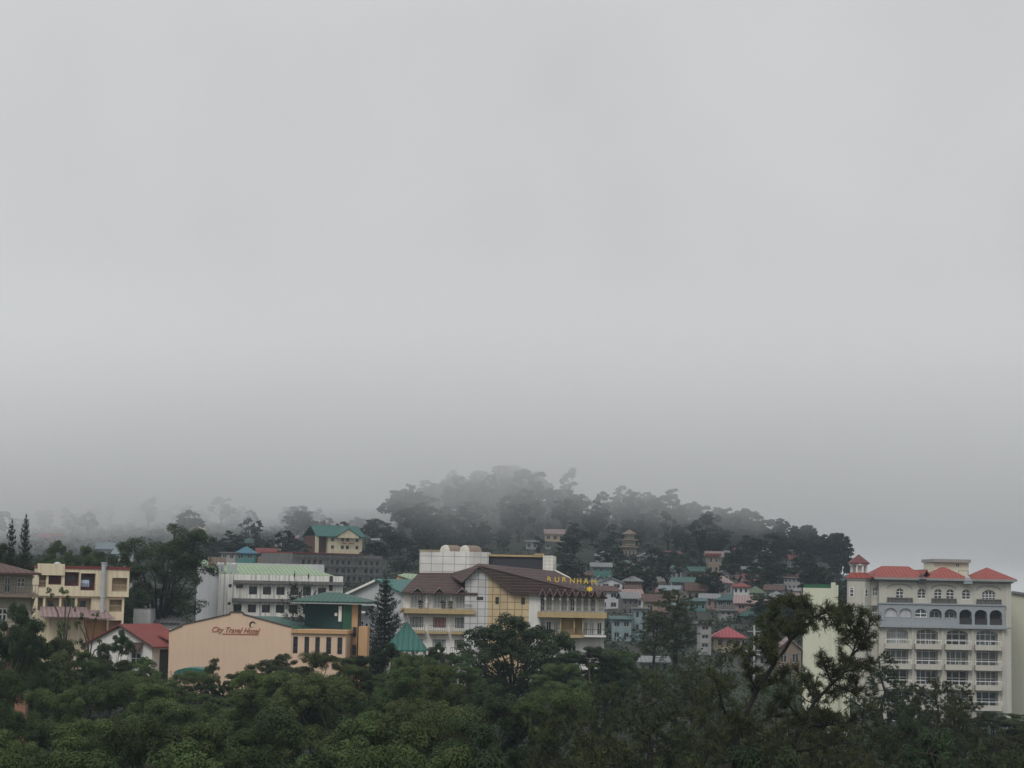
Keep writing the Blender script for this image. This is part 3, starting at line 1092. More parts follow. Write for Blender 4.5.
# ================================================================== the brown-roofed hotel with ochre and white tiles
def tiled_hotel():
    b = Bld('hotel_building', 'wide white and ochre tiled hotel under steep brown roofs with yellow roof letters', 'hotel', 404, 607, 272, 271)
    r = b.root
    q = b.q
    # --- left wing (set back behind the gable)
    OFF = 1.0
    X = lambda zx, off=OFF: b.x(390 + zx * 0.13672, 605, off)
    Z = lambda zy, zx=330, off=OFF: b.z(390 + zx * 0.13672, 540 + zy * 0.13672, off)
    xl, xr = X(100), X(640)
    ze = Z(385)
    wins = [(150, 245), (318, 412), (478, 575)]
    holes = []
    for a, c in wins:
        holes += [(X(a), X(c), Z(500), Z(408)), (X(a), X(c), Z(640), Z(566)), (X(a), X(c), Z(800), Z(728)), (X(a), X(c), Z(960), Z(890))]
    m = MB()
    m.holed(xl, xr, -2, ze, holes, 0.35, y=OFF)
    m.open_box(xl, xr, OFF, 12, -2, ze)
    m.build('wing_wall', W['white'], r)
    for i, h in enumerate(holes):
        window(r, *h, OFF + 0.22, fm='dark_frame' if i % 4 else 'white_frame', pm='curtain_red' if i == 5 else 'curtain', nx=4, nz=1, ft=0.07)
    m = MB()
    for zx in (262, 440, 600):
        m.box(X(zx), X(zx + 14), OFF - 0.55, OFF, Z(500), ze)
    m.build('fin_wall', W['white'], r)
    m = MB()
    for zx in (120, 285, 435, 605):
        m.box(X(zx - 17), X(zx + 17), OFF - 0.7, OFF + 0.0, Z(405), ze - 0.05)
    m.build('eave_block', W['white'], r)
    m = MB()
    m.box(X(85), X(628), OFF - 1.3, OFF, Z(538), Z(503))
    m.build('balcony_band', W['yellow_band'], r)
    m = MB()
    railing(m, X(165), X(600), OFF - 1.2, Z(503), 0.75)
    m.build('railing', W['rail'], r)
    for a, c in ((150, 265), (288, 428), (448, 592)):
        for zz in (0, 160):
            m = MB()
            m.box(X(a), X(c), OFF - 1.0, OFF, Z(685 + zz), Z(668 + zz))
            s = m.build('balcony', W['yellow_band'] if not zz else W['white'], r)
            m = MB()
            railing(m, X(a) + .05, X(c) - .05, OFF - 0.95, Z(668 + zz), 0.85)
            m.build('railing', W['rail_dark'], s)
    # potted plants on the balcony band are dark clumps standing on it -> own things (below)
    # wing roof
    m = MB()
    yr = OFF + 5.5
    A = (X(98) - 0.3, OFF - 1.2, ze)
    B = (X(640), OFF - 1.2, ze)
    C = (X(640), yr, Z(238, 500, yr))
    D = (X(206, yr), yr, Z(238, 206, yr))
    m.plate([A, B, C, D], 0.2)
    m.plate([(A[0], 12, ze), A, D], 0.2)
    m.plate([D, C, (C[0], 12, ze), (A[0], 12, ze)], 0.2)
    rf = m.build('roof', W['brown_roof'], r)
    for c in (205, 365, 530):
        g = MB()
        hw = 52
        zb, za = Z(383), Z(338)
        yb = OFF - 1.25
        g.plate([(X(c - hw), yb, zb), (X(c), yb, za), (X(c), yb + 3.2, za), (X(c - hw), yb + 1.2, zb)], 0.16)
        g.plate([(X(c), yb, za), (X(c + hw), yb, zb), (X(c + hw), yb + 1.2, zb), (X(c), yb + 3.2, za)], 0.16)
        d = g.build('dormer', W['brown_roof'], r)
        g = MB()
        g.prism([(X(c - hw + 10), zb + .02), (X(c + hw - 10), zb + .02), (X(c), za - 0.32)], yb + 0.35, yb + 0.5)
        g.build('gablet', W['dark_wall'], d)  # dark face stands for the shade in the dormer opening
        g = MB()
        for s in (-1, 1):
            g.prism([(X(c + s * hw), zb - 0.16), (X(c + s * (hw - 9)), zb - 0.16), (X(c), za - 0.3), (X(c), za - 0.05)], yb - 0.05, yb + 0.02)
        g.build('bargeboard', W['mauve_roof'], d)
    # --- gable wall
    def gp(zx, zy):
        return b.q(390 + zx * 0.13672, 540 + zy * 0.13672, 0.0)
    apex, e1, e2 = gp(655, 195), gp(550, 302), gp(890, 385)
    e3 = gp(1010, 388)
    xg0, xg1 = e1[0], gp(1040, 400)[0]
    xsplit = gp(716, 400)[0]
    zsplit = apex[1] + (e2[1] - apex[1]) * (xsplit - apex[0]) / (e2[0] - apex[0])
    xs2 = gp(1018, 400)[0]
    # white part with a pair of small openings, ochre part with two windows
    pan = MB()
    pan.prism([(xg0, -2), (xsplit, -2), (xsplit, zsplit), apex, e1], 0.0, 9.0)
    pan.build('gable_wall', W['tile_white'], r)
    pan = MB()
    w1 = [gp(770, 470), gp(797, 418)]
    w2 = [gp(958, 472), gp(988, 420)]
    pan.prism([(xsplit + 0.002, gp(760, 470)[1] + 0 * 1), (xs2, gp(760, 470)[1]), (xs2, e2[1]), e2, (xsplit + 0.002, zsplit)], 0.3, 9.0)
    zc = gp(760, 470)[1]
    pan.prism([(xsplit + 0.002, -2), (xs2, -2), (xs2, zc - 0.002), (xsplit + 0.002, zc - 0.002)], 0.3, 9.0)
    pan.build('gable_wall', W['tile_yellow'], r)
    skin = MB()
    hs = [(w1[0][0], w1[1][0], w1[0][1], w1[1][1]), (w2[0][0], w2[1][0], w2[0][1], w2[1][1])]
    skin.holed(xsplit + 0.002, xs2 - 0.002, -2, e2[1], hs, 0.28, y=0.01, back=False)
    tri = [(xsplit + 0.002, 0.01, e2[1]), (e2[0], 0.01, e2[1]), (xsplit + 0.002, 0.01, zsplit)]
    skin.add(tri, [(0, 1, 2)])
    skin.build('gable_wall', W['tile_yellow'], r)
    for h in hs:
        window(r, *h, 0.2, fm='dark_frame', nx=1, nz=2, ft=0.07)
    for zx in (634, 655):
        a = gp(zx, 438)
        window(r, a[0], a[0] + 0.5, a[1], a[1] + 0.42, -0.04, fm='dark_frame', nx=1, ft=0.05)
    strip = MB()
    strip.box(xs2 + 0.002, b.x(500 + 296 * 0.13672, 612), -0.02, 9, -2, e2[1] - 0.02)
    strip.build('corner_pier', W['white'], r)
    # --- main roof: explicit planes
    def rp(px, py, off):
        u, z = b.q(px, py, off)
        return (u, off, z)
    yR = 7.0
    A0 = (apex[0], -0.7, apex[1] + 0.12)
    R0 = rp(478.0, 563.2, yR + 1.0)
    R1 = rp(555.5, 571.0, yR)
    C1 = rp(607.5, 597.3, -1.0)
    E2 = (e2[0], -0.7, e2[1] + 0.05)
    E1 = (e1[0] - 0.35, -0.7, e1[1] - 0.05)
    m = MB()
    m.plate([A0, E2, C1], 0.22)
    m.plate([A0, C1, R1], 0.22)
    m.plate([A0, R1, R0], 0.22)
    m.plate([E1, A0, R0, (R0[0] - 4.5, yR + 1, E1[2] + 1.2)], 0.22)
    m.plate([C1, (C1[0], 14, C1[2]), R1], 0.22)
    m.plate([R0, R1, (C1[0], 14, C1[2]), (E1[0], 14, C1[2])], 0.22)
    mr_ = m.build('roof', W['brown_roof'], r)
    g = MB()
    g.tube((R1[0], R1[1], R1[2] + 0.05), (R1[0] * 0.72 + C1[0] * 0.28, R1[1] * 0.72 + C1[1] * 0.28, R1[2] * 0.72 + C1[2] * 0.28 + 0.05), 0.1)
    g.build('hip_cap', W['white'], mr_)
    g = MB()
    for p0, p1 in ((A0, E1), (A0, E2)):
        g.tube((p0[0], p0[1] - 0.02, p0[2] - 0.1), (p1[0], p1[1] - 0.02, p1[2] - 0.1), 0.09)
    g.build('bargeboard', W['brown_old'], mr_)
    # --- right wing with long balconies
    X5 = lambda zx: b.x(500 + zx * 0.13672, 612)
    Z5 = lambda zy: b.z(572, 540 + zy * 0.13672)
    xr0, xr1 = X5(288), X5(765)
    zt = Z5(400)
    holes = []
    posts = [330, 385, 440, 495, 550, 602, 652, 703]
    for a, c in ((293, 322), (338, 378), (448, 488), (512, 545), (560, 596), (610, 645), (664, 695), (720, 760)):
        holes.append((X5(a), X5(c), Z5(520), Z5(432)))
    for a, c in ((300, 330), (340, 375), (395, 425), (450, 480), (500, 520), (612, 640), (655, 690), (712, 745)):
        holes.append((X5(a), X5(c), Z5(690), Z5(600)))
    for a, c in ((300, 340), (395, 440), (500, 560), (640, 690), (710, 745)):
        holes.append((X5(a), X5(c), Z5(860), Z5(770)))
    m = MB()
    m.holed(xr0, xr1, -2, zt, holes, 0.3, y=0.9)
    m.open_box(xr0, xr1, 0.9, 12, -2, zt)
    m.build('wing_wall', W['white'], r)
    for i, h in enumerate(holes):
        window(r, *h, 1.1, fm='white_frame', pm='curtain' if i % 3 else 'glass', nx=2, ft=0.07)
    m = MB()
    m.box(X5(440), X5(606), 0.82, 0.9, Z5(690), Z5(572))
    m.build('ochre_panel', W['yellow_band'], r)
    for a in (440, 540, 602):
        MB().box(X5(a), X5(a + 9), -0.35, 0.8, Z5(690), Z5(572)).build('partition', W['yellow_band'], r)
    m = MB()
    for c in posts:
        m.box(X5(c - 7), X5(c + 7), -0.5, 0.9, Z5(442), zt + 0.25)
        m.box(X5(c - 4), X5(c + 4), 0.3, 0.9, Z5(520), Z5(442))
    m.box(xr0, xr1, 0.5, 0.9, Z5(434), Z5(424))
    m.build('post', W['white'], r)
    m = MB()
    m.box(X5(275), X5(782), -1.0, 0.9, Z5(568), Z5(528))
    m.build('balcony_band', W['yellow_band'], r)
    m = MB()
    railing(m, X5(280), X5(778), -0.95, Z5(528), 0.8)
    m.build('railing', W['rail'], r)
    m = MB()
    m.box(X5(400), X5(612), -0.9, 0.9, Z5(714), Z5(692))
    sl = m.build('balcony', W['yellow_band'], r)
    m = MB()
    railing(m, X5(402), X5(610), -0.85, Z5(692), 0.85)
    m.build('railing', W['rail_dark'], sl)
    m = MB()
    m.box(X5(614), X5(778), -1.0, 0.9, Z5(706), Z5(694))
    sl = m.build('balcony', W['white'], r)
    m = MB()
    railing(m, X5(616), X5(776), -0.95, Z5(694), 0.85)
    m.build('railing', W['rail_dark'], sl)
    # row of small pointed eave gablets
    for c in [310 + 54.5 * k for k in range(9)]:
        g = MB()
        zb, za = Z5(404), Z5(352)
        yb = -1.3
        hw = 26
        g.plate([(X5(c - hw), yb, zb), (X5(c), yb, za), (X5(c), yb + 2.6, za + 0.1), (X5(c - hw), yb + 1.0, zb)], 0.14)
        g.plate([(X5(c), yb, za), (X5(c + hw), yb, zb), (X5(c + hw), yb + 1.0, zb), (X5(c), yb + 2.6, za + 0.1)], 0.14)
        d = g.build('dormer', W['brown_roof'], r)
        g = MB()
        g.prism([(X5(c - hw + 6), zb), (X5(c + hw - 6), zb), (X5(c), za - 0.25)], yb + 0.3, yb + 0.4)
        g.build('gablet', W['maroon'], d)
        g = MB()
        for s_ in (-1, 1):
            g.prism([(X5(c + s_ * hw), zb - 0.14), (X5(c + s_ * (hw - 5)), zb - 0.14), (X5(c), za - 0.24), (X5(c), za - 0.04)], yb - 0.05, yb + 0.02)
        g.build('bargeboard', W['mauve_roof'], d)
    # --- rooftop plant room, tanks, parapet block
    yb = 6.5
    bx = lambda zx, off=yb: b.x(390 + zx * 0.13672, 560, off)
    bz = lambda zy, zx=400, off=yb: b.z(390 + zx * 0.13672, 540 + zy * 0.13672, off)
    m = MB()
    ztp = bz(82)
    fx0, fx1 = bx(215), bx(580)
    sx = bx(720, yb + 2)
    zlow = 4.0
    vs = [(fx0, yb, zlow), (fx1, yb, zlow), (sx, yb + 2, zlow), (sx, yb + 9, zlow), (fx0, yb + 9, zlow)]
    n = 5
    m.add(vs + [(p[0], p[1], ztp) for p in vs], [(i, (i + 1) % n, (i + 1) % n + n, i + n) for i in range(n)] + [tuple(range(n, 2 * n))])
    pr = m.build('plant_room', M_tiles('white_block_tiles', (0.66, 0.65, 0.62), (0.30, 0.29, 0.27), 1.6, 1.05, 0.045), r)
    m = MB()
    m.box(fx0 - 0.05, bx(365), yb - 0.1, yb + 0.3, ztp + 0.004, ztp + 0.16)
    m.build('coping', W['yellow_band'], pr)
    return b, dict(fx0=fx0, fx1=fx1, ztp=ztp, bx=bx, bz=bz, yb=yb, rp=rp, X5=X5, Z5=Z5, X=X, Z=Z, OFF=OFF)


th, T_ = tiled_hotel()
# horizontal water tanks on the plant room
for c, lab in ((405, 'rounded white water tank on the tiled plant room roof, nearer the hotel\'s wing'), (548, 'rounded white water tank on the tiled plant room roof, nearer the brown ridge')):
    u = T_['bx'](c + 22, T_['yb'] + 1.8)
    rr = 0.135 * 46 * 0.135
    p = th.world(u, T_['yb'] + 1.8, T_['ztp'])
    tk = thing('water_tank', lab, 'water tank', (p.x, p.y, p.z - 0.95), th.root.rotation_euler.z + RAD(-52), 'water tanks on the hotel roof')
    m = MB()
    n = 16
    prof = [(0.0, 0.0), (0.55, 0.0), (0.85, 0.12), (0.98, 0.35), (1.0, 0.6), (1.0, 2.4), (0.9, 2.75), (0.0, 2.9)]
    vs, fs = [], []
    for rr_, yy in prof:
        for k in range(n):
            t_ = 2 * math.pi * k / n
            vs.append((rr_ * 0.92 * math.cos(t_), yy - 1, 0.92 + 0.92 * rr_ * math.sin(t_)))
    for j in range(len(prof) - 1):
        for k in range(n):
            fs.append((j * n + k, j * n + (k + 1) % n, (j + 1) * n + (k + 1) % n, (j + 1) * n + k))
    m.add(vs, fs)
    m.build('drum', W['tan'], tk)  # tan body paints the shaded side of a white tank
    m = MB()
    vs, fs = [], []
    cap = [(0.0, -0.03), (0.55, -0.03), (0.87, 0.09), (1.0, 0.33), (1.02, 0.6), (0.98, 0.6)]
    for rr_, yy in cap:
        for k in range(n):
            t_ = 2 * math.pi * k / n
            vs.append((rr_ * 0.92 * math.cos(t_), yy - 1, 0.92 + 0.92 * rr_ * math.sin(t_)))
    for j in range(len(cap) - 1):
        for k in range(n):
            fs.append((j * n + k, j * n + (k + 1) % n, (j + 1) * n + (k + 1) % n, (j + 1) * n + k))
    m.add(vs, fs)
    m.build('end_cap', W['hotel_cream'], tk)
    m = MB()
    for yy in (-0.2, 0.9):
        m.box(-0.8, 0.8, yy, yy + 0.2, -0.02, 0.3)
    m.build('cradle', W['dark_wall'], tk)


def roof_block():
    """dark block with ochre fascia and white tiled pillar behind the ridge"""
    r = th.root
    yo = 9.5
    bx = lambda px: th.x(px, 565, yo)
    bz = lambda px, py: th.z(px, py, yo)
    m = MB()
    m.box(bx(488), bx(543.5), yo, yo + 6, 4, bz(515, 556.4))
    pb = m.build('roof_block', W['dark_wall'], r)
    m = MB()
    m.prism([(bx(488), bz(488, 556.2)), (bx(544), bz(544, 557.3)), (bx(544), bz(544, 555.3)), (bx(488), bz(488, 554.3))], yo - 0.3, yo + 6.2)
    m.prism([(bx(533), bz(533, 555.3)), (bx(544), bz(544, 555.4)), (bx(544), bz(544, 553.6)), (bx(535), bz(535, 553.6))], yo - 0.35, yo + 1)
    m.build('fascia', W['yellow_band'], pb)
    m = MB()
    m.box(bx(543), bx(553.5), yo - 1.0, yo + 1, 4, bz(548, 555.7))
    m.box(bx(553.5) + .002, bx(556), yo - 0.4, yo + 2, 4, bz(548, 556.3))
    m.build('pillar', M_tiles('pillar_tiles', (0.66, 0.65, 0.58), (0.4, 0.38, 0.33), 0.7, 0.5, 0.03), r)


roof_block()
# rooftop letters on a light frame
lets = 'BURNHAM'
lx_ = [549.3, 556.8, 564.3, 571.8, 578.9, 585.9, 593.4]
ly_ = [584.0, 584.3, 584.2, 585.2, 585.8, 586.0, 586.8]
for ch, px, py in zip(lets, lx_, ly_):
    u, z = th.q(px, py, 0.3)
    o = font('roof_letter', ch, 1.0, W['yellow'], th.root, (u - 0.34, 0.3, z + 0.3), 0.06, 0, 1, 0, 1.0)
    m = MB()
    m.tube((0.2, 0.12, -2.0), (0.2, 0.12, 0.3), 0.035, n=4)
    st = m.build('letter_post', W['grey_metal'], th.root, (u - 0.38, 0.3, z))
u, z = th.q(589.6, 589.0, -1.5)
m = MB()
pts = []
for k in range(16):
    t_ = math.pi / 2 + 2 * math.pi * k / 16
    rr = 0.42 if k % 2 == 0 else 0.24
    pts.append((u + rr * 1.15 * math.cos(t_), z + rr * math.sin(t_)))
m.prism(pts, -1.55, -1.4)
m.build('roof_emblem', W['yellow'], th.root)
# potted plants on the hotel's upper balcony
for zx, lab in ((215, 'dark potted shrub on the upper balcony outside its first window'), (380, 'small potted plant on the upper balcony left of the middle fin wall'), (432, 'bushy potted plant on the upper balcony in front of the fin wall')):
    p = th.world(T_['X'](zx + 12), T_['OFF'] - 0.8, T_['Z'](503))
    pl = thing('potted_plant', lab, 'plant', (p.x, p.y, p.z), 0, 'potted plants on the hotel balcony')
    MB().lathe([(0.18, 0), (0.25, 0.35)], 0, 0, 10).build('pot', W['brick'], pl)
    POT_PLANTS = globals().setdefault('POT_PLANTS', [])
    POT_PLANTS.append(pl)

# ================================================================== peach travel hotel
def peach_hotel():
    b = Bld('hotel_building', 'peach hotel with broad blank gable wall, script lettering and dark green roof', 'hotel', 169, 291.5, 251, 250)
    r = b.root
    q = b.q
    pts = [q(169, 672), q(291.5, 674), q(291.5, 627.6), q(242.8, 614.6), q(242.4, 612.6), q(230.8, 612.4), q(230.2, 614.4), q(183, 624.8), q(182.5, 626.0), q(169, 631.6)]
    pts[0] = (pts[0][0], -2)
    pts[1] = (pts[1][0], -2)
    MB().prism(pts, 0, 0.4).build('gable_wall', W['peach'], r)
    xr = pts[2][0]
    # coping
    m = MB()
    cp = [pts[i] for i in range(2, 10)]
    for (a, c) in zip(cp[:-1], cp[1:]):
        dx, dz = c[0] - a[0], c[1] - a[1]
        l = math.hypot(dx, dz)
        nx_, nz_ = dz / l * 0.13, -dx / l * 0.13
        m.prism([a, (a[0] + nx_, a[1] + nz_), (c[0] + nx_, c[1] + nz_), c][::-1], -0.12, 0.52)
    m.build('coping', W['dark_frame'], r)
    # hall behind with roof
    D = 15
    ap = q(243, 615.2)
    ee = q(291.5, 628.6)
    back = b.q(277.5, 616.3, D)
    be = b.q(338.5, 629.8, 11)
    m = MB()
    m.plate([(ap[0], 0.42, ap[1] - .1), (ee[0], 0.42, ee[1] - .05), (be[0], 11, be[1]), (back[0], D, back[1])], 0.15)
    lf = q(170, 633)
    m.plate([(lf[0], 0.42, lf[1]), (ap[0], 0.42, ap[1] - .1), (back[0], D, back[1]), (back[0] - 9, D, lf[1])], 0.15)
    m.build('roof', W['green_dark'], r)
    m = MB()
    m.box(0.1, xr - 0.1, 0.41, D - 1, -2, ee[1] - 0.4)
    m.build('wall', W['peach'], r)
    # lettering and emblem
    a = q(211, 631.9)
    c = q(259, 633)
    o = font('sign_lettering', 'City Travel Hotel', 0.98, W['sign_red'], r, (a[0], -0.03, a[1]), 0.04, 0.45, 1.0)
    bpy.context.view_layer.update()
    o.scale = (max(0.3, (c[0] - a[0]) / max(0.1, o.dimensions.x)), 1, 1)
    o.rotation_euler = (RAD(90), RAD(0.9), 0)
    m = MB()
    u0, z0 = q(222, 633.5)
    u1, z1 = q(258.5, 634.3)
    m.prism([(u0, z0 - 0.1), (u1, z1 - 0.1), (u1, z1 + 0.0), (u0, z0 + 0.0)], -0.05, -0.001)
    m.build('sign_underline', W['sign_red'], r)
    u, z = q(252.6, 624.6)
    m = MB()
    outer, inner = [], []
    for k in range(13):
        t_ = RAD(15 + 235 * k / 12)
        outer.append((u + 0.42 * math.cos(t_), z + 0.42 * math.sin(t_)))
        wd = 0.03 + 0.2 * math.sin(math.pi * k / 12) ** 0.7
        inner.append((u + (0.42 - wd) * math.cos(t_), z + (0.42 - wd) * math.sin(t_)))
    for k in range(12):
        m.prism([outer[k], outer[k + 1], inner[k + 1], inner[k]][::-1], -0.06, -0.001)
    m.build('sign_emblem', W['emblem_brown'], r)
    m = MB()
    m.prism([(u - 0.1, z - 0.32), (u + 0.1, z - 0.32), (u + 0.16, z), (u + 0.02, z + 0.2), (u - 0.13, z + 0.05)], -0.05, -0.001)
    m.build('sign_emblem', W['cream'], r)
    # annex with slit windows
    m = MB()
    ax0, ax1 = xr + 0.01, b.x(345.5, 640)
    zt = b.z(318, 632.5)
    hs = []
    for p0, p1 in ((292.8, 297.6), (304.2, 309), (315, 319.7), (326, 331), (337.2, 342.2)):
        hs.append((b.x(p0, 645), b.x(p1, 645), b.z(318, 654), b.z(318, 637)))
    m.holed(ax0, ax1, -2, zt, hs, 0.3, y=0.1)
    m.open_box(ax0, ax1, 0.1, 11, -2, zt)
    m.build('annex_wall', W['peach'], r)
    for h in hs:
        window(r, *h, 0.3, fm='dark_frame', nx=1, nz=3, ft=0.07)
    MB().box(ax0, ax1 + 0.25, -0.25, 11.2, zt - 0.12, zt + 0.32).build('cornice', W['orange'], r)
    # green stair tower: front corner at px 343.6
    tl = b.q(305, 610, 7.0)[0]
    tcx = b.q(343.6, 610, 4.0)[0]
    trx = b.q(352, 610, 4.6)[0]
    trx2 = b.q(358.2, 610, 5.0)[0]
    zw = b.z(343.6, 602, 4)
    m = MB()
    m.add([(tl, 7, -2), (tcx, 4, -2), (tcx, 4, zw), (tl, 7, zw)], [(0, 1, 2, 3)])
    m.add([(tl, 7, -2), (tl, 7, zw), (tl + 1, 12, zw), (tl + 1, 12, -2)], [(0, 1, 2, 3)])
    tw = m.build('tower_wall', W['green_shaded'], r)
    m = MB()
    m.add([(tcx, 4, -2), (trx, 4.6, -2), (trx, 4.6, zw), (tcx, 4, zw)], [(0, 1, 2, 3)])
    m.build('tower_wall', W['green_wall'], r)
    m = MB()
    m.prism([(trx + .002, -2), (trx2, -2), (trx2, zw), (trx + .002, zw)], 4.7, 6.0)
    pw = m.build('tower_wall', W['orange'], r)
    for zz in (637, 655):
        window(r, trx + 0.15, trx2 - 0.1, b.z(355, zz, 4.7), b.z(355, zz - 10, 4.7), 4.6, fm='dark_frame', nx=1, nz=2, ft=0.06)
    MB().box(trx2 + .002, trx2 + 0.35, 4.9, 5.6, -2, zw).build('dark_strip', W['dark_wall'], r)  # narrow dark box along the tower's right edge
    # hip roof of the tower
    m = MB()
    A = b.q(294.8, 600.0, 6.3)
    C = b.q(369, 602.4, 5.5)
    z_e = (A[1] + C[1]) / 2
    rz = b.z(335, 592.3, 9)
    hip_roof(m, A[0], C[0], 3.2, 14.5, z_e, rz - z_e, (b.x(325, 592, 9), b.x(341, 592, 9)))
    m.build('tower_roof', W['green_dark'], r)
    MB().box(A[0] + .05, C[0] - .05, 3.25, 14.4, z_e - 0.32, z_e - 0.185).build('eave', W['grey_light'], r)
    # white plates on the dark face
    def onface(px, py0, py1, w_):
        u, z1 = b.q(px, py0, 4.3)
        _, z0 = b.q(px, py1, 4.3)
        yy = 4 + (tcx - u) / (tcx - tl) * 3
        return u, yy, z0, z1
    u, yy, z0, z1 = onface(340.5, 606, 621.5, 3)
    MB().box(u - 0.2, u + 0.2, yy - 0.14, yy - 0.02, z0, z1).build('sign_board', W['white'], r)
    u, yy, z0, z1 = onface(336, 613, 616, 3)
    MB().box(u - 0.17, u + 0.17, yy - 0.3, yy - 0.02, z0, z1).build('air_conditioner', W['white'], r)
    # low orange block right of the tower
    m = MB()
    u0, u1 = b.x(358.6, 630, 2.0), b.x(367.5, 630, 2.0)
    m.box(u0, u1, 2.0, 4.0, -2, b.z(363, 626.5, 2))
    m.build('porch_block', W['orange'], r)
    return b


pe = peach_hotel()

# ================================================================== white three-storey block with pale green roof
def white_block():
    b = Bld('apartment_building', 'long stained white block with pale green roof and dark square windows', 'building', 218, 342.5, 297, 302)
    r = b.root
    X = lambda zx: b.x(150 + zx / 4, 595)
    Z = lambda zy, zx=545: b.z(150 + zx / 4, 480 + zy / 4)
    zt = Z(381)
    hs = []
    for c in (412, 468, 522, 578, 628, 688):
        hs.append((X(c - 17), X(c + 16), Z(460), Z(428)))
    for c in (352, 410, 466, 522, 575, 632, 688):
        hs.append((X(c - 17), X(c + 16), Z(532), Z(500)))
    for c in (352, 410, 466, 522, 575, 632, 688):
        hs.append((X(c - 17), X(c + 16), Z(602), Z(570)))
    sm = [(X(343), X(371), Z(436), Z(422)), (X(313), X(326), Z(434), Z(421)), (X(312), X(324), Z(503), Z(493))]
    m = MB()
    m.holed(0, b.w, -2, zt, hs + sm, 0.22)
    m.open_box(0, b.w, 0, 13, -2, zt)
    m.build('wall', W['white_stained'], r)
    for i, h in enumerate(hs):
        window(r, *h, 0.1, fm='dark_frame', pm='glass', nx=2, ft=0.06)
    for h in sm:
        window(r, *h, 0.1, fm='dark_frame', nx=1, ft=0.04)
    for zy, a, c in ((412, 332, 772), (484, 328, 640), (555, 328, 772)):
        m = MB()
        m.box(X(a), X(c), -0.75, 0, Z(zy + 5), Z(zy - 8))
        m.build('ledge', W['concrete'], r)
    m = MB()
    for c in (440, 495, 550, 602, 655):
        m.box(X(c - 2), X(c + 2), -0.16, 0, -2, Z(422))
    m.tube((X(296), -0.12, -2), (X(296), -0.12, zt), 0.07)
    m.tube((X(330), -0.12, -2), (X(330), -0.12, zt), 0.05)
    m.build('drainpipe', W['grey_light'], r)
    m = MB()
    m.box(X(716), X(729), -0.08, 0, Z(440), zt)
    m.build('recess_panel', W['dark_wall'], r)
    # left flank, shade put into its grey colour, stepping with the roof slope
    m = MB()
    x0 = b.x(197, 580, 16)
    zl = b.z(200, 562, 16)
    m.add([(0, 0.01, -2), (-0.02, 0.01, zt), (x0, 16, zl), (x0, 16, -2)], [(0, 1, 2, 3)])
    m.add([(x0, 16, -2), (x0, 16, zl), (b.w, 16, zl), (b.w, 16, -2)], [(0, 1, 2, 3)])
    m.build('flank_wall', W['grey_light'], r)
    # roof
    m = MB()
    yr = 9.0
    A = (X(345) - 1.5, 0.45, zt + 0.05)
    B = (X(738), 0.45, zt + 0.05)
    u0, z0 = b.q(237, 563.6, yr)
    u1, z1 = b.q(303.7, 566.2, yr)
    zr = (z0 + z1) / 2
    m.plate([A, B, (u1, yr, zr), (u0 - 3, yr, zr)], 0.15)
    m.plate([B, (B[0], 16, zt), (u1, yr, zr)], 0.15)
    m.plate([(u0 - 3, yr, zr), (u1, yr, zr), (B[0], 16, zt), (A[0], 16, zt)], 0.15)
    m.build('roof', W['green_pale'], r)
    m = MB()
    m.plate([(-0.35, -0.1, zt + 0.03), (0.9, 0.2, zt + 0.2), (x0 + 1.2, 16.2, zl + 0.4), (x0 - 0.3, 16.2, zl + 0.08)], 0.15)
    m.build('verge_roof', W['green_pale'], r)
    m = MB()
    m.box(b.x(211, 560, 8), b.x(226, 560, 8), 8, 12, zt - 1, b.z(218, 557, 8))
    m.build('roof_hut', W['tan'], r)
    m = MB()
    for k, (px, hw) in enumerate(((219, 2.2), (223.0, 1.8), (228.6, 1.4), (234.5, 2.6))):
        u = b.x(px, 565, 1.2)
        wd = hw * 0.15
        tk = MB()
        tk.lathe([(wd * 0.96, 0), (wd, 0.1), (wd, 1.45), (wd * 0.8, 1.6), (wd * 0.3, 1.68)], 0, 0, 14)
        tk.lathe([(wd * 1.03, 0.5), (wd * 1.03, 0.56)], 0, 0, 14)
        tk.lathe([(wd * 1.03, 1.0), (wd * 1.03, 1.06)], 0, 0, 14)
        p = b.world(u, 1.1 + 0.5 * (k % 2), zt + 0.02)
        t_ = tk.build('water_tank', W['metal'] if k != 1 else W['grey_light'], None, (p.x, p.y, p.z))
        tag(t_, ['slim grey steel tank at the corner of the green-roofed white block', 'pale tank second from the white block corner', 'narrow steel tank third along the white block parapet', 'widest steel tank standing beside the pale green roof'][k], 'water tank', 'water tanks on the white block')
    return b


wb = white_block()

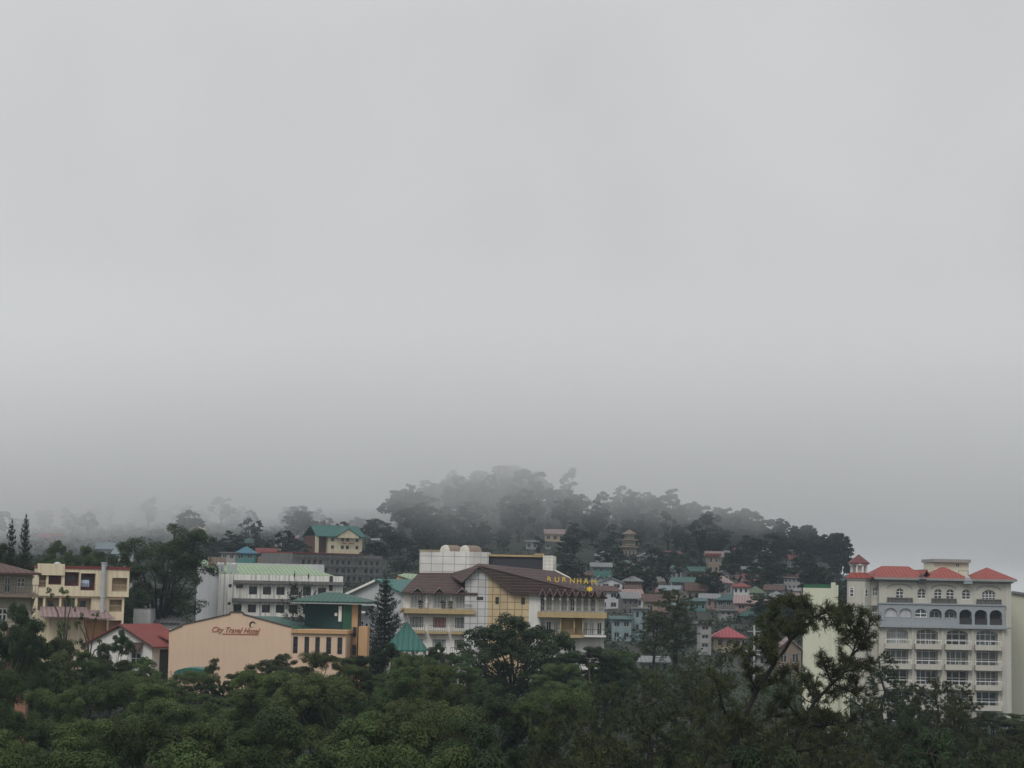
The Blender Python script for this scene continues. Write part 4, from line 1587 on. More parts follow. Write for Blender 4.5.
# ================================================================== grey gable building behind the araucaria, plus roof beside it
def grey_gable():
    b = Bld('gable_building', 'pale grey gabled building with teal roof behind the tall araucaria', 'building', 347, 406, 300, 296)
    r = b.root
    q = b.q
    ap, l, rr = q(377, 580), q(347, 593.6), q(406, 594)
    zc = q(377, 655)[1]
    m = MB()
    m.prism([(l[0], -2), (rr[0], -2), (rr[0], rr[1]), ap, l], 0, 14)
    m.build('wall', W['grey_light'], r)
    m = MB()
    m.plate([(l[0] - 1.0, -0.6, l[1] - 0.35), (ap[0], -0.6, ap[1] + 0.2), (ap[0], 14.3, ap[1] + 0.2), (l[0] - 1.0, 14.3, l[1] - 0.35)], 0.22)
    m.plate([(ap[0], -0.6, ap[1] + 0.2), (rr[0] + 0.5, -0.6, rr[1] - 0.2), (rr[0] + 0.5, 14.3, rr[1] - 0.2), (ap[0], 14.3, ap[1] + 0.2)], 0.22)
    m.build('roof', W['teal_roof'], r)
    m = MB()
    m.prism([(l[0] - 1.05, l[1] - 0.75), (ap[0], ap[1] - 0.25), (ap[0], ap[1] + 0.1), (l[0] - 1.05, l[1] - 0.4)], -0.7, -0.62)
    m.build('bargeboard', W['white'], r)
    # side canopy and white columns
    m = MB()
    m.box(b.x(357), b.x(374), -2.2, 0, b.z(365, 607), b.z(365, 605.5))
    m.build('canopy', W['green_dark'], r)
    m = MB()
    for px in (360.5, 363.5, 367):
        m.box(b.x(px), b.x(px + 0.9), -2.0, -1.85, b.z(365, 640), b.z(365, 607))
    m.box(b.x(359), b.x(372), -2.1, -1.8, b.z(365, 613), b.z(365, 611))
    m.build('column', W['white'], r)
    for px, py in ((361.5, 625), (366, 627), (372, 620), (388, 618), (396, 618)):
        window(r, b.x(px), b.x(px + 3), b.z(px, py + 4), b.z(px, py - 4), -0.05, fm='white_frame', nx=1, nz=2, ft=0.06)
    return b


grey_gable()
b = Bld('roofed_hall', 'low hall with pale green upper roof and teal lower roof beside the brown-roofed hotel', 'building', 396, 421, 330, 330)
m = MB()
m.prism([(0, -2), (b.w, -2), (b.w, b.z(421, 590)), (b.x(399), b.z(399, 575.5)), (0, b.z(396, 577.5))], 0, 8)
m.build('wall', W['orange'], b.root)
m = MB()
m.plate([(b.x(397), -0.3, b.z(397, 574.8)), (b.x(417), -0.3, b.z(417, 581.5)), (b.x(421), 8, b.z(421, 574.2)), (b.x(402), 8, b.z(402, 573))], 0.12)
m.build('upper_roof', W['green_pale'], b.root)
m = MB()
m.plate([(b.x(393), -5, b.z(393, 589)), (b.x(416), -5, b.z(416, 589)), (b.x(419), -0.5, b.z(418, 580.2)), (b.x(400), -0.5, b.z(400, 579))], 0.12)
m.build('lower_roof', W['teal_roof'], b.root)

# ================================================================== teal pyramid pavilion
b = Bld('pavilion', 'teal pyramid-roofed pavilion beneath the araucaria', 'pavilion', 388, 426, 238, 238)
m = MB()
ux = b.x(405.6, 640)
ze = b.z(407, 650)
hip_roof(m, b.x(385), b.x(427), 0, 5.5, ze, b.z(405.6, 621.5, 2.7) - ze, (ux, ux))
m.build('roof', W['teal_roof'], b.root)
m = MB()
apx = (ux, 2.75, b.z(405.6, 621.5, 2.7))
for fx in np.linspace(b.x(385), b.x(427), 11):
    m.tube((fx, -0.02, ze + .02), (ux + (fx - ux) * 0.03, 2.7, apx[2] - 0.03), 0.025, n=4)
m.build('roof_ribs', W['green_dark'], b.root)
m = MB()
for px in (388, 400, 412, 424):
    m.box(b.x(px), b.x(px) + 0.2, 0.4, 0.6, -0.5, ze)
    m.box(b.x(px), b.x(px) + 0.2, 4.9, 5.1, -0.5, ze)
m.build('post', W['white'], b.root)
MB().tube((ux, 2.75, apx[2] - .1), (ux, 2.75, apx[2] + 1.6), 0.05, 0.02).build('finial', W['grey_metal'], b.root)

# ================================================================== cream apartment block on the left
def cream_block():
    b = Bld('apartment_building', 'stained cream apartment block with open balconies and dark red roof edge', 'building', 37, 128.5, 268, 272)
    r = b.root
    X = lambda zx: b.x(zx * 0.13672, 590)
    Z = lambda zy, zx=600: b.z(zx * 0.13672, 540 + zy * 0.13672)
    zt = Z(212)
    zm = Z(412)
    m = MB()
    hs = [(X(282), X(335), Z(352), Z(262)), (X(352), X(447), Z(330), Z(252)), (X(470), X(576), Z(338), Z(236)), (X(588), X(696), Z(368), Z(243)), (X(818), X(930), Z(372), Z(272))]
    m.holed(X(268), X(943), zm, zt, hs, 1.6)
    m.open_box(X(268), X(943), 0, 12, zm, zt)
    m.box(X(268), X(466), -0.25, 0.3, Z(262), Z(178))
    wl = m.build('wall', W['cream'], r)
    # interiors
    for i, h in enumerate(hs):
        m = MB()
        if i in (1, 2, 3):
            m.box(h[0], h[1], 1.2, 1.5, h[2], h[3])
            bk = m.build('balcony_back', W['maroon'], r)
            if i > 1:
                window(r, h[0] + 0.3, h[1] - 0.3, h[2] + 0.5, h[3] - 0.5, 1.1, fm='dark_frame', nx=3, ft=0.06)
        else:
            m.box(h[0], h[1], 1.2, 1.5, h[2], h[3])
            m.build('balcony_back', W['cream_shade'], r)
        m = MB()
        railing(m, h[0], h[1], 0.15, h[2], 0.9)
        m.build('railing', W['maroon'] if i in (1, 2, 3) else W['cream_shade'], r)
    # second storey, set back between pillars
    zb = Z(575)
    m = MB()
    hs2 = [(X(282), X(322), Z(520), Z(425)), (X(338), X(440), Z(520), Z(425)), (X(455), X(556), Z(520), Z(425)), (X(572), X(674), Z(520), Z(425)), (X(806), X(900), Z(522), Z(432))]
    m.holed(X(268), X(915), -2, zm - 0.002, hs2 + [(X(640), X(795), Z(790), Z(585)), (X(806), X(900), Z(790), Z(585))], 1.4, y=0.35)
    m.open_box(X(268), X(915), 0.35, 12, -2, zm - 0.002)
    m.build('lower_wall', W['cream'], r)
    for i, h in enumerate(hs2):
        m = MB()
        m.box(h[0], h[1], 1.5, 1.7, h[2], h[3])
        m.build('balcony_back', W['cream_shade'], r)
        if i in (1, 2, 3):
            window(r, h[0] + 0.5, h[1] - 0.6, h[2] + 0.2, h[3] - 0.4, 1.4, fm='dark_frame', nx=2, ft=0.06)
    m = MB()
    railing(m, X(806), X(900), 0.5, Z(522), 0.85)
    m.build('railing', W['cream_shade'], r)
    MB().box(X(640), X(795), 1.2, 1.5, Z(790), Z(585)).build('ground_wall', W['orange'], r)
    MB().box(X(806), X(900), 1.2, 1.5, Z(790), Z(585)).build('ground_wall', W['pink'], r)
    # lean-to sheet roof
    m = MB()
    m.plate([(X(285), -2.6, Z(560)), (X(640), -2.6, Z(560)), (X(640), 0.34, Z(490)), (X(300), 0.34, Z(490))], 0.1)
    m.plate([(X(640) + .02, -2.6, Z(568)), (X(830), -2.6, Z(568)), (X(780), 0.34, Z(512)), (X(640) + .02, 0.34, Z(512))], 0.1)
    m.build('lean_to_roof', W['mauve_roof'], r)
    # red roof edge and flue
    m = MB()
    m.box(X(262), X(948), -0.12, 12.2, zt + 0.002, zt + 0.38)
    m.build('roof_edge', W['red_paint'], r)
    m = MB()
    fx = X(750)
    m.tube((fx, -0.35, Z(528)), (fx, -0.35, Z(170)), 0.30, n=12)
    m.tube((fx, -0.35, Z(168)), (fx, -0.35, Z(160)), 0.38, n=12)
    for zy in (345, 420, 250):
        m.tube((fx, -0.35, Z(zy)), (fx, -0.35, Z(zy - 6)), 0.35, n=12)
    m.build('flue_pipe', W['metal'], r)
    m = MB()
    m.lathe([(0.5, 0), (0.55, 0.1), (0.4, 0.45), (0.1, 0.55)], X(432), 3.0, 12)
    m.build('roof_vent', W['metal'], r, (0, 0, zt + 0.35))
    p = b.world(0, 0, 0)
    # washing hung in a balcony opening
    cl = MB()
    n = 8
    x0, x1 = X(592), X(652)
    vs, fs = [], []
    for j in range(2):
        for i in range(n + 1):
            xx = x0 + (x1 - x0) * i / n
            vs.append((xx, 0.35 + 0.05 * math.sin(i * 1.9 + j), Z(292) if j == 0 else Z(342) + 0.06 * math.sin(i * 2.3)))
    fs = [(i, i + 1, n + 2 + i, n + 1 + i) for i in range(n)]
    cl.add(vs, fs)
    # give the sheet a thickness
    k = len(cl.v)
    cl.v += [(x, y + 0.03, z) for x, y, z in cl.v]
    cl.f += [tuple(reversed([q_ + k for q_ in f])) for f in fs]
    o = cl.build('washing', W['cloth_blue'], None)
    o.location = (b.a.x, b.a.y, b.zg)
    o.rotation_euler = b.root.rotation_euler
    tag(o, 'pale blue sheet hung to dry in the cream block balcony', 'washing')
    return b


cb = cream_block()

# ================================================================== brown-roofed villa at the left edge
def villa():
    b = Bld('villa_building', 'cream villa with brown hip roof and long balcony cut by the left frame edge', 'house', -40, 34, 205, 208)
    r = b.root
    X = lambda zx: b.x(zx * 0.13672, 590)
    Z = lambda zy, zx=120: b.z(zx * 0.13672, 540 + zy * 0.13672)
    ze = Z(240)
    zs = Z(395)
    m = MB()
    hs = [(X(30), X(78), zs + .1, Z(268)), (X(125), X(182), Z(345), Z(275)), (X(-80), X(-30), zs + .1, Z(268)), (X(-180), X(-120), Z(345), Z(275))]
    m.holed(X(-300), X(235), -2, ze, hs + [(X(120), X(218), Z(590), Z(520)), (X(-40), X(60), Z(590), Z(500))], 0.3)
    m.open_box(X(-300), X(235), 0, 11, -2, ze)
    m.build('wall', M('villa_cream_plaster', (0.40, 0.37, 0.29), 0.85, 0.12, 0.5, 0.35, (0.2, 0.17, 0.13)), r)
    for h in hs:
        window(r, *h, 0.15, nx=2, nz=2, ft=0.1)
    window(r, X(120), X(218), Z(590), Z(520), -0.02, nx=3, nz=2, ft=0.12)
    window(r, X(-40), X(60), Z(590), Z(500), 0.1, nx=3, nz=2, ft=0.12)
    m = MB()
    m.box(X(-300), X(262), -1.6, 0, Z(418), Z(393))
    m.prism([(X(235), Z(430)), (X(258), Z(418)), (X(235), Z(520))], -0.3, 0)
    s = m.build('balcony', W['tan'], r)
    m = MB()
    railing(m, X(-300), X(260), -1.55, Z(393), 0.95)
    m.build('railing', W['rail_dark'], s)
    m = MB()
    m.box(X(150), X(228), -0.5, 0, Z(620), Z(598))
    m.build('sill_ledge', W['white'], r)
    m = MB()
    hip_roof(m, X(-330), X(275), -1.9, 12.5, ze, Z(145, 0) - ze)
    m.build('roof', W['brown_old'], r)
    MB().box(X(60), X(235) + .02, -0.25, -0.01, -1.5, Z(640)).build('basement_wall', W['brick'], r)
    return b


vb = villa()
# terracotta gate pillar in the trees
p = P(21, 716, 165)
g = MB()
g.box(-0.45, 0.45, -0.45, 0.45, -2.5, 1.6)
g.box(-0.55, 0.55, -0.55, 0.55, 1.6, 1.8)
o = g.build('gate_pillar', M('terracotta_pillar', (0.30, 0.15, 0.10), 0.85, 0.2, 1.5, 0.4), None, (p.x, p.y, p.z))
tag(o, 'square terracotta pillar showing through the trees under the villa', 'pillar')

# ================================================================== white house with red roof
def red_house():
    b = Bld('gable_house', 'small white house with bright red gabled roof beside the peach hotel', 'house', 88, 157, 266, 260)
    r = b.root
    ap = b.q(122, 623.8)
    hl, hr = b.x(88), b.x(157)
    el = b.q(157, 646)
    m = MB()
    m.prism([(hl, -2), (hr - 0.5, -2), (hr - 0.5, el[1] + 0.1), (ap[0], ap[1] - 0.35), (hl, el[1])], 0, 7)
    m.build('wall', W['white'], r)
    D_ = 7.0
    m = MB()
    m.plate([(ap[0], -0.5, ap[1]), (hr + 0.2, -0.5, el[1] - 0.1), (hr + 0.2, D_ + 0.5, el[1] - 0.1), (ap[0], D_ + 0.5, ap[1])], 0.18)
    m.plate([(ap[0], -0.5, ap[1]), (ap[0], D_ + 0.5, ap[1]), (hl - 0.4, D_ + 0.5, el[1] - 0.2), (hl - 0.4, -0.5, el[1] - 0.2)], 0.18)
    m.build('roof', W['red_old'], r)
    m = MB()
    m.prism([(ap[0], ap[1] - 0.35), (hr + 0.2, el[1] - 0.45), (hr + 0.2, el[1] - 0.1), (ap[0], ap[1])], -0.6, -0.52)
    m.build('bargeboard', W['brown_old'], r)
    m = MB()
    m.plate([(b.x(132), -1.2, b.z(138, 651)), (b.x(145), -1.2, b.z(138, 651)), (b.x(145), -0.01, b.z(138, 642.5)), (b.x(132), -0.01, b.z(138, 642.5))], 0.1)
    m.build('awning', W['rust_roof'], r)
    window(r, b.x(133.5), b.x(143.5), b.z(138, 664), b.z(138, 653), -0.05, nx=2, nz=2, ft=0.08)
    # dark panel for the shade of a side opening, small raised dormer on the slope
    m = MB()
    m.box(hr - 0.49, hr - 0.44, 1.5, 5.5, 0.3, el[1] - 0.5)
    m.build('side_shade', W['dark_room'], r)
    m = MB()
    xa, xb = ap[0] * 0.35 + hr * 0.65, hr + 0.1
    za = ap[1] * 0.35 + el[1] * 0.65
    m.plate([(xa - 0.2, 3.0, za + 0.35), (xb, 3.0, za - 0.35), (xb, 4.2, za + 0.5), (xa - .2, 4.2, za + 0.9)], 0.12)
    m.plate([(xa - .2, 4.2, za + 0.9), (xb, 4.2, za + 0.5), (xb, 5.4, za - 0.35), (xa - 0.2, 5.4, za + 0.35)], 0.12)
    m.build('dormer_roof', W['red_old'], r)
    return b


red_house()
# plain grey sheds seen under the big tree
for (x0, x1, yt, yb_, d, rf, wl, lab) in ((134, 151, 609, 640, 282, 'grey_roof', 'grey_light', 'plain pale grey wall block seen under the big tree, left of its trunk'),
                                       (155, 181, 622, 640, 285, 'grey_roof', 'grey_plaster', 'low grey shed under the big tree, right of its trunk')):
    b = Bld('shed_building', lab, 'shed', x0, x1, d, d)
    MB().box(0, b.w, 0, 5, -2, b.z((x0 + x1) / 2, yt)).build('wall', W[wl], b.root)
    m = MB()
    if x0 == 134:
        m.box(-0.05, b.w + 0.05, -0.05, 5.05, b.z(142, yt) + 0.002, b.z(142, yt) + 0.1)
    else:
        m.plate([(-0.3, -0.4, b.z(x0, yt) + 0.02), (b.w + 0.3, -0.4, b.z(x0, yt) + 0.02), (b.w * 0.8, 4, b.z(x0, yt) + 1.0), (b.w * .2, 4, b.z(x0, yt) + 1.0)], 0.1)
    m.build('roof', W[rf], b.root)

# small teal awning by the peach wall
b = Bld('awning_roof', 'low teal canopy at the foot of the peach gable wall', 'canopy', 176, 212, 232, 232)
m = MB()
n = 8
vs = []
for j in (0, 4):
    for k in range(n + 1):
        t_ = math.pi * k / n
        vs.append((b.w / 2 - b.w / 2 * math.cos(t_), j, b.z(194, 674) + (b.z(194, 668) - b.z(194, 674)) * math.sin(t_)))
m.add(vs, [(k, k + 1, n + 2 + k, n + 1 + k) for k in range(n)] + [tuple(reversed(range(n + 1)))])
m.build('canopy', W['teal_roof'], b.root)
m = MB()
for fx in (0.1, b.w - 0.25):
    for yy in (0.1, 3.8):
        m.box(fx, fx + 0.15, yy, yy + 0.15, -1, b.z(194, 674))
m.build('post', W['grey_metal'], b.root)
# ================================================================== the town on the slope behind
def house(label, xl, xr, yt, yb, wall, roof, kind='hip', rise=6, d=None, rot=0.0, dep=None, nx=2, nz=1, name='town_house', cat='house', wl='glass', fr='rail', over=0.5, group=None):
    """xl..xr and yt..yb: the front wall in the picture; rise: roof height in pixels; stands on the slope"""
    wall = {'white': 'white_dim', 'cream': 'cream_shade'}.get(wall, wall)  # town walls and roofs swap to copies with hazy dimness in the colour
    roof = {'teal_roof': 'teal_dim', 'green_pale': 'green_dim', 'white': 'white_dim'}.get(roof, roof)
    xc = (xl + xr) / 2
    if d is None:
        d = hit(xc, yb)
    s = d / FPX
    w = (xr - xl) * s
    p = P(xc, yb, d)
    zg = min(p.z, ground(p.x, p.y)) - 1.2
    zt = P(xc, yt, d).z - zg
    dep = dep or max(4.0, min(w * 0.8, 11))
    r = thing(name, label, cat, (p.x, p.y, zg), RAD(rot), group)
    zb = p.z - zg
    h = zt - zb
    x0, x1 = -w / 2, w / 2
    holes = []
    fh = h / nz
    for j in range(nz):
        for i in range(nx):
            cx = x0 + w * (i + 0.5) / nx
            hw = min(0.28 * w / nx, 0.8)
            z0 = zb + fh * (j + 0.30)
            holes.append((cx - hw, cx + hw, z0, zb + fh * (j + 0.78)))
    m = MB()
    H = rise * s
    m.holed(x0, x1, 0, zt, holes, 0.2)
    m.open_box(x0, x1, 0, dep, 0, zt)
    if kind == 'gable_y':
        m.prism([(x0, zt), (x1, zt), (0, zt + H - 0.1)], 0.002, dep)
    elif kind == 'gable_x':
        for xx in (x0, x1 - 0.15):
            m.add([(xx, 0, zt), (xx, dep, zt), (xx, dep / 2, zt + H - .1), (xx + .15, 0, zt), (xx + .15, dep, zt), (xx + .15, dep / 2, zt + H - .1)],
                  [(0, 1, 2), (5, 4, 3), (0, 2, 5, 3), (1, 4, 5, 2)])
    m.build('wall', W[wall], r)
    for hh in holes:
        window(r, *hh, 0.1, fm=fr, pm=wl, nx=2 if hh[1] - hh[0] > 0.9 else 1, ft=0.09)
    m = MB()
    o = over
    if kind == 'hip':
        hip_roof(m, x0 - o, x1 + o, -o, dep + o, zt, H)
    elif kind == 'pyramid':
        hip_roof(m, x0 - o, x1 + o, -o, dep + o, zt, H, (0, 0))
    elif kind == 'gable_x':
        gable_roof(m, x0 - o, x1 + o, -o, dep + o, zt, H, 'x')
    elif kind == 'gable_y':
        gable_roof(m, x0 - o, x1 + o, -o, dep + o, zt - 0.1, H, 'y')
    elif kind == 'shed':
        m.plate([(x0 - o, -o, zt), (x1 + o, -o, zt), (x1 + o, dep + o, zt + H), (x0 - o, dep + o, zt + H)], 0.15)
    else:
        m.box(x0 - o, x1 + o, -o, dep + o, zt, zt + max(0.25, H))
    m.build('roof', W[roof], r)
    if nz > 1 and w > 6:
        m = MB()
        m.box(x0, x1, -0.8, 0, zb + fh - 0.12, zb + fh)
        railing(m, x0, x1, -0.78, zb + fh, 0.8, n=8)
        m.build('balcony', W['rail'], r)
    return r, d, w, zt


# ---- right-hand town
house('long house with teal roof and orange-brown walls right of the brown hotel', 607, 634, 599, 608, 'tan', 'teal_roof', 'gable_x', 7, nx=4)
house('second teal-roofed house with grey-brown walls, beside the longer teal roof', 634, 656, 600, 609, 'concrete', 'teal_roof', 'gable_x', 5, nx=3)
house('pale blue two-storey house with teal roof edge below the teal-roofed houses', 612, 631, 619, 641, 'lightblue', 'teal_roof', 'shed', 3, d=372, nx=2, nz=2)
house('tall pale blue house block with round and square windows joined to the low blue house', 634, 647, 609, 634, 'lightblue', 'grey_roof', 'flat', 1.0, d=375, nx=2, nz=2)
house('turquoise house half hidden by trees on the slope', 688, 706, 601, 612, 'teal_wall', 'teal_roof', 'shed', 3, nx=3)
house('pink house with low pink-red hip roof', 741, 768, 601, 612, 'pink', 'mauve_roof', 'hip', 6, nx=4)
house('tan house with moss green hip roof just above the pink house', 748, 765, 593, 600, 'tan', 'green_pale', 'hip', 7, nx=3)
house('cream house with rose-red pyramid roof above the foreground trees', 716, 742, 637, 650, 'cream', 'rose_roof', 'pyramid', 10, d=352, nx=3, over=0.8)
house('narrow white building with grey pillars left of the rose-red roof', 699, 711, 624, 650, 'white', 'grey_roof', 'flat', 1, d=348, nx=1, nz=3)
house('house with wide dark green roof below the pink house', 741, 774, 616, 622, 'concrete', 'green_dark', 'hip', 9, nx=4)
house('low house with dark red sheet roof beside the white flat-roofed house', 718, 735, 587, 592, 'tan', 'red_paint', 'shed', 4, nx=3)
house('white flat-roofed house with dark window strip', 732, 744, 589.5, 596, 'white', 'grey_roof', 'flat', 1.2, nx=3)
house('little white house with pale roof under the reddish tower house', 718, 729, 574, 583, 'white', 'grey_roof', 'gable_y', 4, nx=2)
house('tall narrow house with reddish top storey on the hillside edge', 708, 719, 556, 583, 'tan', 'red_paint', 'flat', 2.5, nx=2, nz=3)
house('long house under a grey sheet roof at the foot of the woods', 738, 760, 571, 578, 'concrete', 'grey_roof', 'shed', 3, nx=4)
house('brown long house with rust roof below the grey sheet roof', 737, 756, 579, 585, 'tan', 'rust_roof', 'gable_x', 4, nx=3)
house('white open-framed house with dark gaps left of the yellow tower', 784, 800, 578, 590, 'white', 'grey_roof', 'flat', 1, nx=4, nz=2)
house('low house with pale sheet roof below the white open-framed house', 781, 793, 600, 605, 'grey_plaster', 'grey_roof', 'shed', 3.5, nx=3)
house('grey lavender house behind the yellow tower\'s parapet', 795, 806, 591, 599, 'grey_light', 'grey_roof', 'gable_x', 3, nx=2)
house('small maroon-walled house at the wood edge above the yellow tower', 811, 822, 580, 587, 'maroon', 'rust_roof', 'shed', 2, nx=2)
house('white gable house directly behind the yellow roof letters', 592, 608, 582, 593, 'white', 'bluegrey_roof', 'gable_y', 7, nx=3)
house('long brown-roofed house on the slope above the roof letters', 562, 592, 575, 583, 'tan', 'rust_roof', 'gable_x', 4, nx=5)
house('low house with bluish roof at the foot of the hill behind the white pillar', 556, 580, 568, 575, 'concrete', 'teal_roof', 'shed', 4, nx=3)
house('house with flat white roof edge and satellite dish right of the brown slope house', 610, 631, 577, 588, 'tan', 'white', 'flat', 0.7, nx=3)
house('grey house with gable and white verge in front of the yellow tower', 778, 801, 650, 668, 'tan', 'mauve_roof', 'gable_y', 13, d=292, nx=2)
house('small dark house with slate roof left of the turquoise house', 664, 682, 606, 615, 'concrete', 'bluegrey_roof', 'hip', 4, nx=3)
house('low rust-roofed house with tan wall under the dark red sheet roof', 716, 730, 600, 606, 'tan', 'rust_roof', 'gable_x', 4, nx=3)
house('grey concrete house with flat roof left of the pink house', 720, 737, 611, 622, 'grey_plaster', 'grey_roof', 'flat', 1, nx=3, nz=2)
house('small brick house with grey shed roof above the turquoise house', 680, 697, 588, 595, 'brick', 'grey_roof', 'shed', 3, nx=3)
house('long low white-walled house with grey roof under the woods', 672, 692, 580, 586, 'grey_light', 'grey_roof', 'shed', 2.5, nx=4)
house('dark brown house with rusty gable roof below the pagoda', 641, 660, 586, 593, 'tan', 'rust_roof', 'gable_x', 4, nx=3)
house('greenish grey house right of the moss green roof', 770, 784, 588, 597, 'concrete', 'green_dark', 'gable_x', 4, nx=3)
house('tiny house with blue roof in front of the woods right of the reddish tower house', 764, 776, 577, 583, 'concrete', 'blue_roof', 'shed', 3, nx=2)
house('grey-roofed house in the trees right of the dark green roof', 776, 790, 613, 621, 'tan', 'grey_roof', 'gable_x', 5, nx=2)
house('low white building glimpsed through the pines below the town', 640, 668, 662, 676, 'white', 'grey_roof', 'shed', 5, d=305, nx=4)
house('long white shed glimpsed between the pines left of the yellow tower', 752, 772, 655, 668, 'white', 'grey_roof', 'shed', 4, d=300, nx=3)
house('tan house with old brown hip roof above the pale blue houses', 655, 668, 612, 622, 'tan', 'brown_old', 'hip', 5, nx=2)
house('dark house with maroon roof at the top of the town under the pagoda', 664, 680, 569, 576, 'concrete', 'maroon', 'gable_x', 4, nx=3)
house('narrow tan house with flat roof between the rust-roofed and brick houses', 700, 710, 592, 600, 'pink', 'grey_roof', 'flat', 1, nx=2)

# tightly packed small houses between the named ones
hr_ = random.Random(12)
combos = [('tan', 'rust_roof', 'tan', 'rust'), ('concrete', 'grey_roof', 'bare concrete', 'grey'), ('white', 'rust_roof', 'off-white', 'rust'), ('grey_plaster', 'maroon', 'grey', 'maroon'),
          ('pink', 'rust_roof', 'pink', 'rust'), ('lightblue', 'grey_roof', 'pale blue', 'grey'), ('tan', 'grey_roof', 'tan', 'grey'), ('white', 'bluegrey_roof', 'off-white', 'blue-grey'),
          ('concrete', 'rust_roof', 'bare concrete', 'rust'), ('white', 'green_dark', 'off-white', 'dark green'), ('brick', 'rust_roof', 'brick', 'rust'), ('grey_light', 'mauve_roof', 'light grey', 'faded brown'),
          ('teal_wall', 'grey_roof', 'turquoise', 'grey'), ('tan', 'green_dark', 'tan', 'dark green'), ('dull_yellow', 'rust_roof', 'dull yellow', 'rust'), ('grey_light', 'red_paint', 'light grey', 'dark red'),
          ('concrete', 'teal_roof', 'bare concrete', 'teal'), ('white', 'maroon', 'off-white', 'maroon'), ('pink', 'grey_roof', 'pink', 'grey'), ('dull_yellow', 'grey_roof', 'dull yellow', 'grey'),
          ('tan', 'maroon', 'tan', 'maroon'), ('concrete', 'maroon', 'bare concrete', 'maroon'), ('grey_light', 'grey_roof', 'light grey', 'grey'), ('white', 'grey_roof', 'off-white', 'grey'),
          ('brick', 'bluegrey_roof', 'brick', 'blue-grey'), ('concrete', 'bluegrey_roof', 'bare concrete', 'blue-grey'), ('tan', 'bluegrey_roof', 'tan', 'blue-grey'), ('dull_yellow', 'bluegrey_roof', 'dull yellow', 'blue-grey'),
          ('pink', 'mauve_roof', 'pink', 'faded brown'), ('white', 'mauve_roof', 'off-white', 'faded brown'), ('tan', 'mauve_roof', 'tan', 'faded brown'), ('concrete', 'green_dark', 'bare concrete', 'dark green'),
          ('grey_plaster', 'bluegrey_roof', 'grey', 'blue-grey'), ('grey_plaster', 'mauve_roof', 'grey', 'faded brown'), ('grey_light', 'rust_roof', 'light grey', 'rust'), ('dull_yellow', 'maroon', 'dull yellow', 'maroon'),
          ('lightblue', 'rust_roof', 'pale blue', 'rust'), ('brick', 'grey_roof', 'brick', 'grey'), ('grey_light', 'bluegrey_roof', 'light grey', 'blue-grey'), ('grey_plaster', 'rust_roof', 'grey', 'rust')]
taken = [(o.location.x / o.location.y * FPX + 512, o.location.y) for o in col.objects if o.parent is None and o.get('category') == 'house']
n_ = 0
while n_ < len(combos):
    px, py = hr_.uniform(596, 808), hr_.uniform(562, 622)
    d_ = hit(px, py)
    if d_ < 370 or any(abs(px - a) < 9 and abs(d_ - c) < 12 for a, c in taken):
        taken.append((0, 0))
        if len(taken) > 4000:
            break
        continue
    taken.append((px, d_))
    wl_, rf_, wn_, rn_ = combos[n_]
    wd = hr_.uniform(3.2, 5.4) / d_ * FPX / 2
    hp = hr_.uniform(2.3, 4.2) / d_ * FPX
    house('tiny %s house with %s roof packed among the hillside houses' % (wn_, rn_), px - wd, px + wd, py - hp, py, wl_, rf_, hr_.choice(('gable_x', 'shed', 'gable_x', 'hip', 'gable_y')),
          hr_.uniform(0.9, 1.8) / d_ * FPX, d=d_, rot=hr_.uniform(-18, 18), nx=hr_.choice((2, 3)), nz=2 if hp * d_ / FPX > 3.7 else 1)
    n_ += 1

# pagoda-like bell tower
d = hit(630, 555)
s = d / FPX
p = P(630, 555, d)
pg = thing('pagoda_tower', 'small yellowish three-tiered pagoda tower in the dark woods', 'pagoda', (p.x, p.y, p.z - 1.5), RAD(8))
tier = MB()
z0 = 0
for k, (wd, yt) in enumerate(((14, 547), (11.5, 540), (8.5, 534))):
    hw = wd * s / 2
    zt = P(630, yt, d).z - p.z + 1.5
    m = MB()
    hs = [(-hw * 0.72, -hw * 0.38, z0 + (zt - z0) * .2, zt - (zt - z0) * .25), (-hw * 0.17, hw * 0.17, z0 + (zt - z0) * .2, zt - (zt - z0) * .25), (hw * 0.38, hw * 0.72, z0 + (zt - z0) * .2, zt - (zt - z0) * .25)]
    m.holed(-hw, hw, z0, zt, hs, 0.3)
    m.open_box(-hw, hw, 0, 2 * hw, z0, zt)
    st = m.build('storey', W['dull_yellow'], pg)
    for hh in hs:
        window(pg, *hh, 0.15, nx=1, ft=0.1)
    m = MB()
    o_ = 0.7
    hip_roof(m, -hw - o_, hw + o_, -o_, 2 * hw + o_, zt, 1.0 if k < 2 else 1.6, (0, 0))
    m.build('tier_roof', W['tan'], pg)
    z0 = zt + 0.35
MB().tube((0, 8.5 * s / 2, z0), (0, 8.5 * s / 2, z0 + 3.2), 0.12, 0.04).build('finial', W['tan'], pg)
house('terrace building with grey bands directly under the pagoda', 630, 662, 557, 566, 'concrete', 'grey_plaster', 'flat', 1, nx=6, nz=2)

